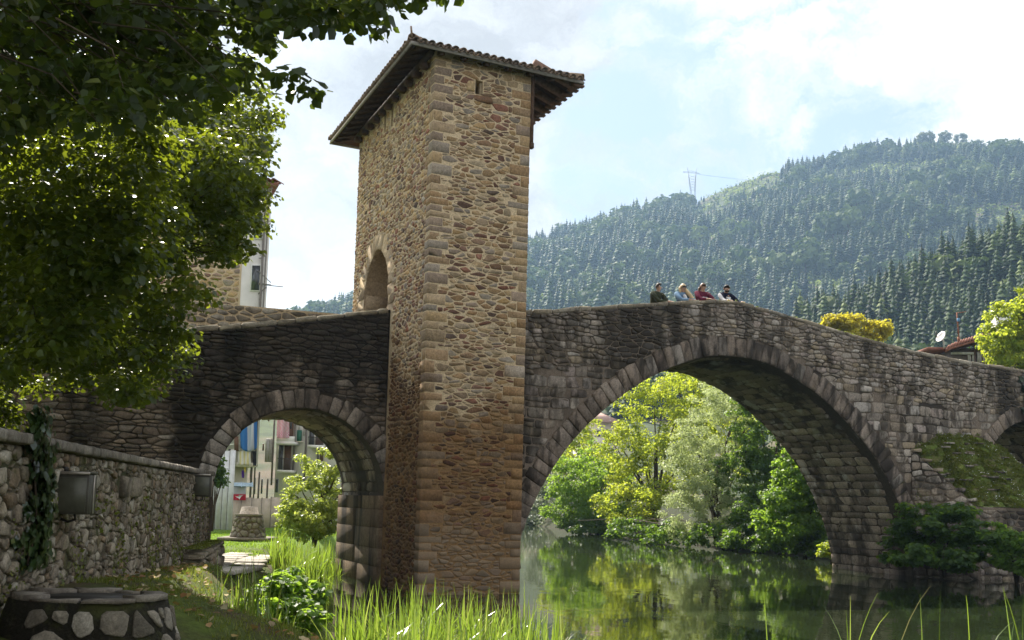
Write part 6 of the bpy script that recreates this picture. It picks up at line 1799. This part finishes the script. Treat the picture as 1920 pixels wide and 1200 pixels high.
V, F, T = leaf_arrays(fl_ + BZ * .09, np.tile([0, -.5, 1.0], (350, 1)) + g.normal(size=(350, 3)) * .2, np.full(350, .035), g, .5)
fw = mk('white_flowers', V, F, plain('white_petal', (.75, .75, .68), .7, .2), cutw); fw['kind'] = 'stuff'
n = 1000; x = g.uniform(-6, -1.6, n); y = g.uniform(7.6, 17, n); z = ground_z(x, y); ok = onbank(x, y, z); x, y, z = x[ok], y[ok], z[ok]
V, F, T = leaf_arrays(np.stack([x, y, z + .03], 1), g.normal(size=(len(x), 3)) * .35 + [0, 0, 1], g.uniform(.05, .09, len(x)), g, detail=1)
tag(mk('fallen_leaves', V, F, L_DEAD, None, T, origin=(0, 0, 0)), 'scattered yellow and brown fallen leaves on the left bank', 'leaves', None, 'stuff')
# moss tufts on the retaining wall and plinth
n = 5200; u_ = g.uniform(.2, U1, n); v_ = .75 + g.random(n) ** 2.2 * 1.2
ok = wob(u_, v_, .35, 1.0) + .5 * wob(u_, v_, .12, 2.0) > .35; u_, v_ = u_[ok], v_[ok]
C = np.array([Sw(a, b, .05) for a, b in zip(u_, v_)])
V, F, T = leaf_arrays(C, WN + g.normal(size=C.shape) * .5, g.uniform(.025, .06, len(C)), g, .4)
o = mk('moss', V, F, L_GRS, wallth, T); o['kind'] = 'stuff'
n = 2600; u_ = g.uniform(PX0, PX1, n); C = np.array([Sw(a, .985, h_) for a, h_ in zip(u_, g.uniform(0, .36, n))])
ok = wob(u_, u_ * 0 + g.random(n), .3) > -.2; C = C[ok]
V, F, T = leaf_arrays(C, g.normal(size=C.shape) * .6 + [0, 0, 1], g.uniform(.03, .07, len(C)), g, .35)
o = mk('moss', V, F, L_GRS, pln, T); o['kind'] = 'stuff'
# parapet weeds
sc = []
for s in np.arange(8.8, 16, .12):
    if g.random() < .45: sc.append((*B(s, FRONT + g.uniform(-.02, .3), ptop(s) + .01), .06))
C, N_, S, mem = clump_leaves(np.array(sc), 14, .045, g, .6, .5)
V, F, T = leaf_arrays(C, N_, S, g, .25); o = mk('coping_moss', V, F, L_GRS, bridge, T); o['kind'] = 'stuff'
# broadleaf scrub over the hillside
n = 7000; Y_ = np.sqrt(g.uniform(340 ** 2, 900 ** 2, n)); X_ = (g.uniform(960, 1960, n) - 960) / FPX * Y_; Z_ = hill_z(X_, Y_)
bald_ = wob(X_, Y_, 46, .7) + .6 * wob(X_, Y_, 20, 2.2)
ok = (Z_ > 8) & ((bald_ > .45) | (g.random(n) < .5)); X_, Y_, Z_ = X_[ok], Y_[ok], Z_[ok]
cl = np.stack([X_, Y_, Z_ + 1.5, g.uniform(2.0, 5.8, len(X_))], 1)
C, N_, S, mem = clump_leaves(cl, 34, 1.7, g, .9, .5)
V, F, T = leaf_arrays(C, N_, S, g, .42, mem=mem)
tag(mk('hillside_scrub', V, F, leaf_mat('scrub_leaf', [(0, (.06, .10, .025)), (.6, (.10, .14, .035)), (.9, (.16, .18, .06)), (1, (.16, .115, .07))], .35, (.4, .5, .1), .6, .25), None, T, origin=(0, 0, 0)), 'light green broadleaf scrub in the clearings of the hillside', 'scrub', None, 'stuff')
RL = ['rounded leafy tree on the very summit of the hill', 'second rounded tree just right of the hill summit', 'small round tree on the skyline between summit and right edge', 'rightmost round tree standing alone on the hill skyline', 'rounded leafy tree just left of the hill summit']
for k, (px_, py_, h_) in enumerate(((1740, 250, 14), (1770, 252, 13), (1802, 262, 10), (1836, 272, 11), (1728, 248, 13))):
    p_ = at(px_, py_, 894); zg = float(hill_z(np.array(p_[0]), np.array(p_[1])))
    c_ = (p_[0], 894, zg + h_ * .65)
    tree('ridge_tree', RL[k], 'tree', [(*c_, 5.5, 5.5, h_ * .42)], 34, 2.1, 40, 1.25, L_GRY, 200 + k, base=(p_[0], 894, zg), trunk_r=.4, group='round trees on the hill top', limbs=6)

# ------------------------------------------------------------------ the four people leaning on the parapet
def skinned(name, verts, edges, rad, mat, parent, sub=1, root=0):
    me = bpy.data.meshes.new(name); me.from_pydata([tuple(v) for v in verts], edges, [])
    o = bpy.data.objects.new(name, me); COL.objects.link(o)
    md = o.modifiers.new('skin', 'SKIN'); md.use_smooth_shade = True; md.branch_smoothing = .5
    for i, sv in enumerate(me.skin_vertices[0].data):
        r_ = rad[i]; sv.radius = r_ if hasattr(r_, '__len__') else (r_, r_); sv.use_root = (i == root)
    s_ = o.modifiers.new('sub', 'SUBSURF'); s_.levels = sub; s_.render_levels = sub
    dg = bpy.context.evaluated_depsgraph_get(); m2 = bpy.data.meshes.new_from_object(o.evaluated_get(dg)); m2.name = name
    bpy.data.objects.remove(o); bpy.data.meshes.remove(me)
    m2.materials.clear(); m2.materials.append(mat)
    for p_ in m2.polygons: p_.use_smooth = True
    V = np.array([tuple(v.co) for v in m2.vertices]); org = (V.min(0) + V.max(0)) / 2
    for v in m2.vertices: v.co = Vector(v.co) - Vector(org)
    return link(bpy.data.objects.new(name, m2), parent, org)
def skin_mat(name, c):
    m, t = newmat(name); t.out(t.n('ShaderNodeBsdfPrincipled', ins={'Base Color': (*c, 1), 'Roughness': .5, 'Subsurface Weight': .1, 'Subsurface Scale': .01}).outputs[0]); return m
M_SKIN = skin_mat('skin', (.50, .31, .22)); M_SKINT = skin_mat('tanned_skin', (.40, .235, .155))
M_JEAN = plain('dark_trousers', (.04, .05, .08), .9, .1); M_LIP = plain('lips', (.32, .13, .11), .6, .3); M_EYE = plain('dark_eye', (.03, .025, .02), .3, .5)
M_LENS = plain('dark_lens', (.015, .015, .018), .15, .6)
def person(s, label, skin, top, hair, hdir, height=0.0, spread=.25, twist=0.0, lean=.0, hands=(.10, -.06)):
    zc = ptop(s); dz = zc - .95; o0_ = FRONT + .72
    org = B(s, o0_, dz)
    ct, st_ = math.cos(twist), math.sin(twist)
    def W(p):     # local: x along the bridge, y towards the viewer over the parapet, z up
        x, y, z = p; x, y = x * ct - y * st_ * .5, y + x * st_
        return org + BU * x - BN * y + BZ * z
    root = thing('person', label, 'person', org)
    h = height + .02
    neck = (lean, .12, 1.285 + h); head0 = (lean - .005, .145, 1.37 + h); head1 = (lean - .008, .16, 1.445 + h)
    J = [(0, 0, .92), (0, .05, 1.06), (lean * .5, .08, 1.20 + h * .7), neck, head0, head1]
    Rr = [(.14, .11), (.13, .095), (.13, .085), .056, (.070, .078), (.072, .088)]
    E_ = [(0, 1), (1, 2), (2, 3), (3, 4), (4, 5)]
    arms = []
    for sg, hx in ((-1, hands[1]), (1, hands[0])):
        i = len(J); sh = (sg * .20 + lean * .8, .09, 1.25 + h * .9); el = (sg * spread + lean * .4, .36, 1.005); wr = (hx - .06, .54, 1.0); pm = (hx - .06 - sg * .03, .605, .99)
        J += [sh, el, wr, pm]; Rr += [.062, .046, .030, (.030, .018)]; E_ += [(2, i), (i, i + 1), (i + 1, i + 2), (i + 2, i + 3)]
        for f in range(5):
            j = len(J); fx = pm[0] + (-.028 + .018 * f) * 1.0
            L = (.055, .068, .073, .066, .05)[f] if f else .055
            if f == 0: q0, q1, q2 = (pm[0] - sg * .03, pm[1] - .02, pm[2] + .005), (pm[0] - sg * .048, pm[1] + .012, pm[2] + .004), (pm[0] - sg * .05, pm[1] + .038, pm[2] - .004)
            else: q0, q1, q2 = (fx, pm[1] + .02, pm[2]), (fx - sg * .004, pm[1] + .02 + L * .55, pm[2] - .012), (fx - sg * .006, pm[1] + .02 + L * .8, pm[2] - .038)
            J += [q0, q1, q2]; Rr += [.010, .009, .0075]; E_ += [(i + 3, j), (j, j + 1), (j + 1, j + 2)]
        arms.append((sh, el, wr))
    for sg in (-1, 1):
        i = len(J); J += [(sg * .09, -.01, .86), (sg * .105, .03, .48), (sg * .105, -.04, .09), (sg * .115, .12, .045)]; Rr += [.085, .058, .042, (.042, .035)]; E_ += [(0, i), (i, i + 1), (i + 1, i + 2), (i + 2, i + 3)]
    skinned('body', [W(p) for p in J], E_, Rr, skin, root)
    # clothes
    J2 = [(0, 0, .90), (0, .05, 1.06), (lean * .5, .08, 1.20 + h * .7), (lean * .9, .105, 1.29 + h)]; R2 = [(.175, .14), (.168, .135), (.19, .14), (.092, .082)]; E2 = [(0, 1), (1, 2), (2, 3)]
    for sh, el, wr in arms:
        i = len(J2); we = tuple(np.array(el) * .12 + np.array(wr) * .88); J2 += [sh, el, we]; R2 += [.080, .062, .042]; E2 += [(2, i), (i, i + 1), (i + 1, i + 2)]
    body_top = skinned('sweatshirt', [W(p) for p in J2], E2, R2, top, root)
    J3 = [(0, 0, .93)]; R3 = [(.165, .13)]; E3 = []
    for sg in (-1, 1):
        i = len(J3); J3 += [(sg * .09, -.01, .84), (sg * .105, .03, .48), (sg * .105, -.04, .12)]; R3 += [.098, .075, .06]; E3 += [(0, i), (i, i + 1), (i + 1, i + 2)]
    skinned('trousers', [W(p) for p in J3], E3, R3, M_JEAN, root)
    # face: hdir turns the head (radians, + to the right of the picture)
    hc = np.array(head0) * .4 + np.array(head1) * .6
    fx, fy = math.sin(hdir), math.cos(hdir)
    def Hp(r_, u, f): return W((hc[0] + fy * r_ + fx * f, hc[1] - fx * r_ + fy * f, hc[2] + u))
    for sg in (-1, 1):
        V, F = chamfer_box((.022, .012, .012), .004); mk('eye', [Hp(sg * .032 + v[0], .018 + v[2], .083 + v[1]) for v in V], F, M_EYE, root)
        V, F = chamfer_box((.014, .03, .05), .006); mk('ear', [Hp(sg * .083 + v[0], .0 + v[2], -.005 + v[1]) for v in V], F, skin, root)
    V = [(-.014, -.03, .085), (.014, -.03, .085), (0, -.028, .115), (0, .018, .09), (0, -.035, .088)]; mk('nose', [Hp(*v) for v in V], [(0, 1, 2), (1, 3, 2), (3, 0, 2), (0, 4, 1)], skin, root)
    V, F = chamfer_box((.045, .012, .012), .004); mk('mouth', [Hp(v[0], -.052 + v[2], .083 + v[1]) for v in V], F, M_LIP, root)
    return root, Hp, W, hc, arms
def cap_hair(root, Hp, mat, low=-.01, back=-.08, front=.055, thick=.0):
    V = []; F = []; n = 18; mrow = 8
    for j in range(mrow + 1):
        ph = j / mrow * math.pi * .5
        for k in range(n):
            a = 2 * math.pi * k / n; f = math.cos(a); r_ = math.sin(a)
            lowz = front * max(f, 0) + back * max(-f, 0) + low * abs(r_)
            cz = math.sin(ph); rr = math.cos(ph)
            jz = 1 + .04 * math.sin(k * 2.7 + j)
            V.append(Hp((.086 + thick) * r_ * rr * jz, lowz * (1 - cz) + (.112 + thick) * cz, (.098 + thick) * f * rr * jz - .012))
    for j in range(mrow):
        for k in range(n): F.append((j * n + k, j * n + (k + 1) % n, (j + 1) * n + (k + 1) % n, (j + 1) * n + k))
    return mk('hair', V, F, mat, root, smooth=True)
H_DK = plain('dark_brown_hair', (.035, .022, .015), .6, .3); H_BL = plain('blond_hair', (.62, .46, .26), .5, .4); H_BR = plain('brown_hair', (.16, .085, .045), .5, .4)
C_GRN = plain('dark_green_fleece', (.045, .05, .03), .95, .1); C_DEN = plain('pale_denim', (.17, .27, .40), .9, .1); C_BUR = plain('burgundy_cotton', (.13, .022, .045), .95, .1); C_NAV = plain('navy_cotton', (.014, .016, .035), .95, .1)
C_WHT = plain('white_cotton', (.72, .72, .72), .9, .1); C_GRY = plain('grey_marl', (.5, .5, .52), .9, .1)
p1, Hp, W, hc, arms = person(7.75, 'person in a dark green hooded top turned to the right, leftmost on the parapet', M_SKIN, C_GRN, H_DK, 1.05, .03, .20, -.25, .04, (.26, .16))
cap_hair(p1, Hp, H_DK, .02, -.06, .06)
skinned('hood', [W((-.10, .02, 1.30)), W((0.02, -.01, 1.33)), W((.12, .04, 1.31)), W((.11, .12, 1.28))], [(0, 1), (1, 2), (2, 3)], [.05, .062, .052, .035], C_GRN, p1)
p2, Hp, W, hc, arms = person(8.62, 'person with long blond hair, sunglasses and a pale denim jacket, second from left', M_SKIN, C_DEN, H_BL, -.1, -.03, .22, .0, -.02, (.10, .02))
cap_hair(p2, Hp, H_BL, -.03, -.12, .05, .008)
skinned('long_hair', [W((hc[0] + .06, hc[1] - .05, hc[2] + .04)), W((hc[0] + .10, hc[1] - .02, hc[2] - .06)), W((hc[0] + .16, hc[1] + .06, hc[2] - .17)), W((hc[0] + .23, hc[1] + .14, hc[2] - .30)), W((hc[0] + .25, hc[1] + .18, hc[2] - .37))], [(0, 1), (1, 2), (2, 3), (3, 4)], [.05, .062, .066, .05, .025], H_BL, p2)
skinned('long_hair', [W((hc[0] - .05, hc[1] - .05, hc[2] + .04)), W((hc[0] - .085, hc[1] - .03, hc[2] - .07)), W((hc[0] - .075, hc[1] + .0, hc[2] - .15))], [(0, 1), (1, 2)], [.045, .04, .02], H_BL, p2)
V, F = chamfer_box((.125, .02, .038), .01); mk('sunglasses', [Hp(v[0], .02 + v[2], .095 + v[1]) for v in V], F, M_LENS, p2)
skinned('white_shirt', [W((-.03, .20, 1.22)), W((0.0, .225, 1.13)), W((.02, .24, 1.03))], [(0, 1), (1, 2)], [.045, .06, .06], C_WHT, p2)
p3, Hp, W, hc, arms = person(9.28, 'person with tied back brown hair and a burgundy sweatshirt, second from right', M_SKINT, C_BUR, H_BR, .35, -.01, .23, .0, .0, (.12, -.06))
cap_hair(p3, Hp, H_BR, .0, -.08, .055, .002)
skinned('ponytail', [W((hc[0] - .05, hc[1] - .09, hc[2] + .0)), W((hc[0] - .085, hc[1] - .09, hc[2] - .06)), W((hc[0] - .09, hc[1] - .06, hc[2] - .13))], [(0, 1), (1, 2)], [.03, .032, .014], H_BR, p3)
for k in range(5):
    V, F = chamfer_box((.024, .006, .05), .003); mk('chest_letter', [W((-.075 + k * .038 + v[0] + .3 * v[2] * (k % 2), .225 + v[1] - .1 * v[2], 1.10 + (.008 if k % 2 else -.004) + v[2])) for v in V], F, C_WHT, p3)
p4, Hp, W, hc, arms = person(10.12, 'bearded person in a navy hooded sweatshirt with a white chest panel, rightmost on the parapet', M_SKIN, C_NAV, H_DK, -.45, .0, .25, .0, -.02, (.27, -.22))
cap_hair(p4, Hp, H_DK, .02, -.06, .055)
V = []
skinned('beard', [Hp(-.06, -.055, .03), Hp(-.04, -.09, .055), Hp(0, -.098, .068), Hp(.04, -.09, .055), Hp(.06, -.055, .03)], [(0, 1), (1, 2), (2, 3), (3, 4)], [.02, .026, .03, .026, .02], H_DK, p4)
skinned('hood', [W((-.12, .04, 1.30)), W((0, .0, 1.33)), W((.12, .04, 1.30))], [(0, 1), (1, 2)], [.045, .055, .045], C_NAV, p4)
skinned('white_panel', [W((-.085, .195, 1.18)), W((-.01, .22, 1.13)), W((.07, .195, 1.18)), W((-.005, .235, 1.04))], [(0, 1), (1, 2), (1, 3)], [(.035, .03), (.055, .045), (.035, .03), (.03, .035)], C_WHT, p4, root=1)
sh, el, wr = arms[0]
skinned('grey_sleeve', [W(tuple(np.array(sh) + [-.035, -.0, .0])), W(tuple(np.array(el) + [-.03, 0, .01])), W(tuple(np.array(wr) * .85 + np.array(el) * .15 + [-.015, 0, 0]))], [(0, 1), (1, 2)], [.066, .058, .042], C_GRY, p4)

# ------------------------------------------------------------------ air
HAZE = 0.00022
m = bpy.data.materials.new('haze_air'); m.use_nodes = True; t = NT(m.node_tree)
vol = t.n('ShaderNodeVolumePrincipled', ins={'Color': (.46, .69, 1.0, 1), 'Density': HAZE, 'Anisotropy': .25})
t.n('ShaderNodeOutputMaterial', ins={1: vol.outputs[0]})
hz = mk('haze', *(lambda V, F: ([(v[0], v[1] + 620, v[2] + 186) for v in V], F))(*plain_box((2030, 1390, 378))), m)
tag(hz, 'thin blue haze in the valley air', 'haze', None, 'stuff')
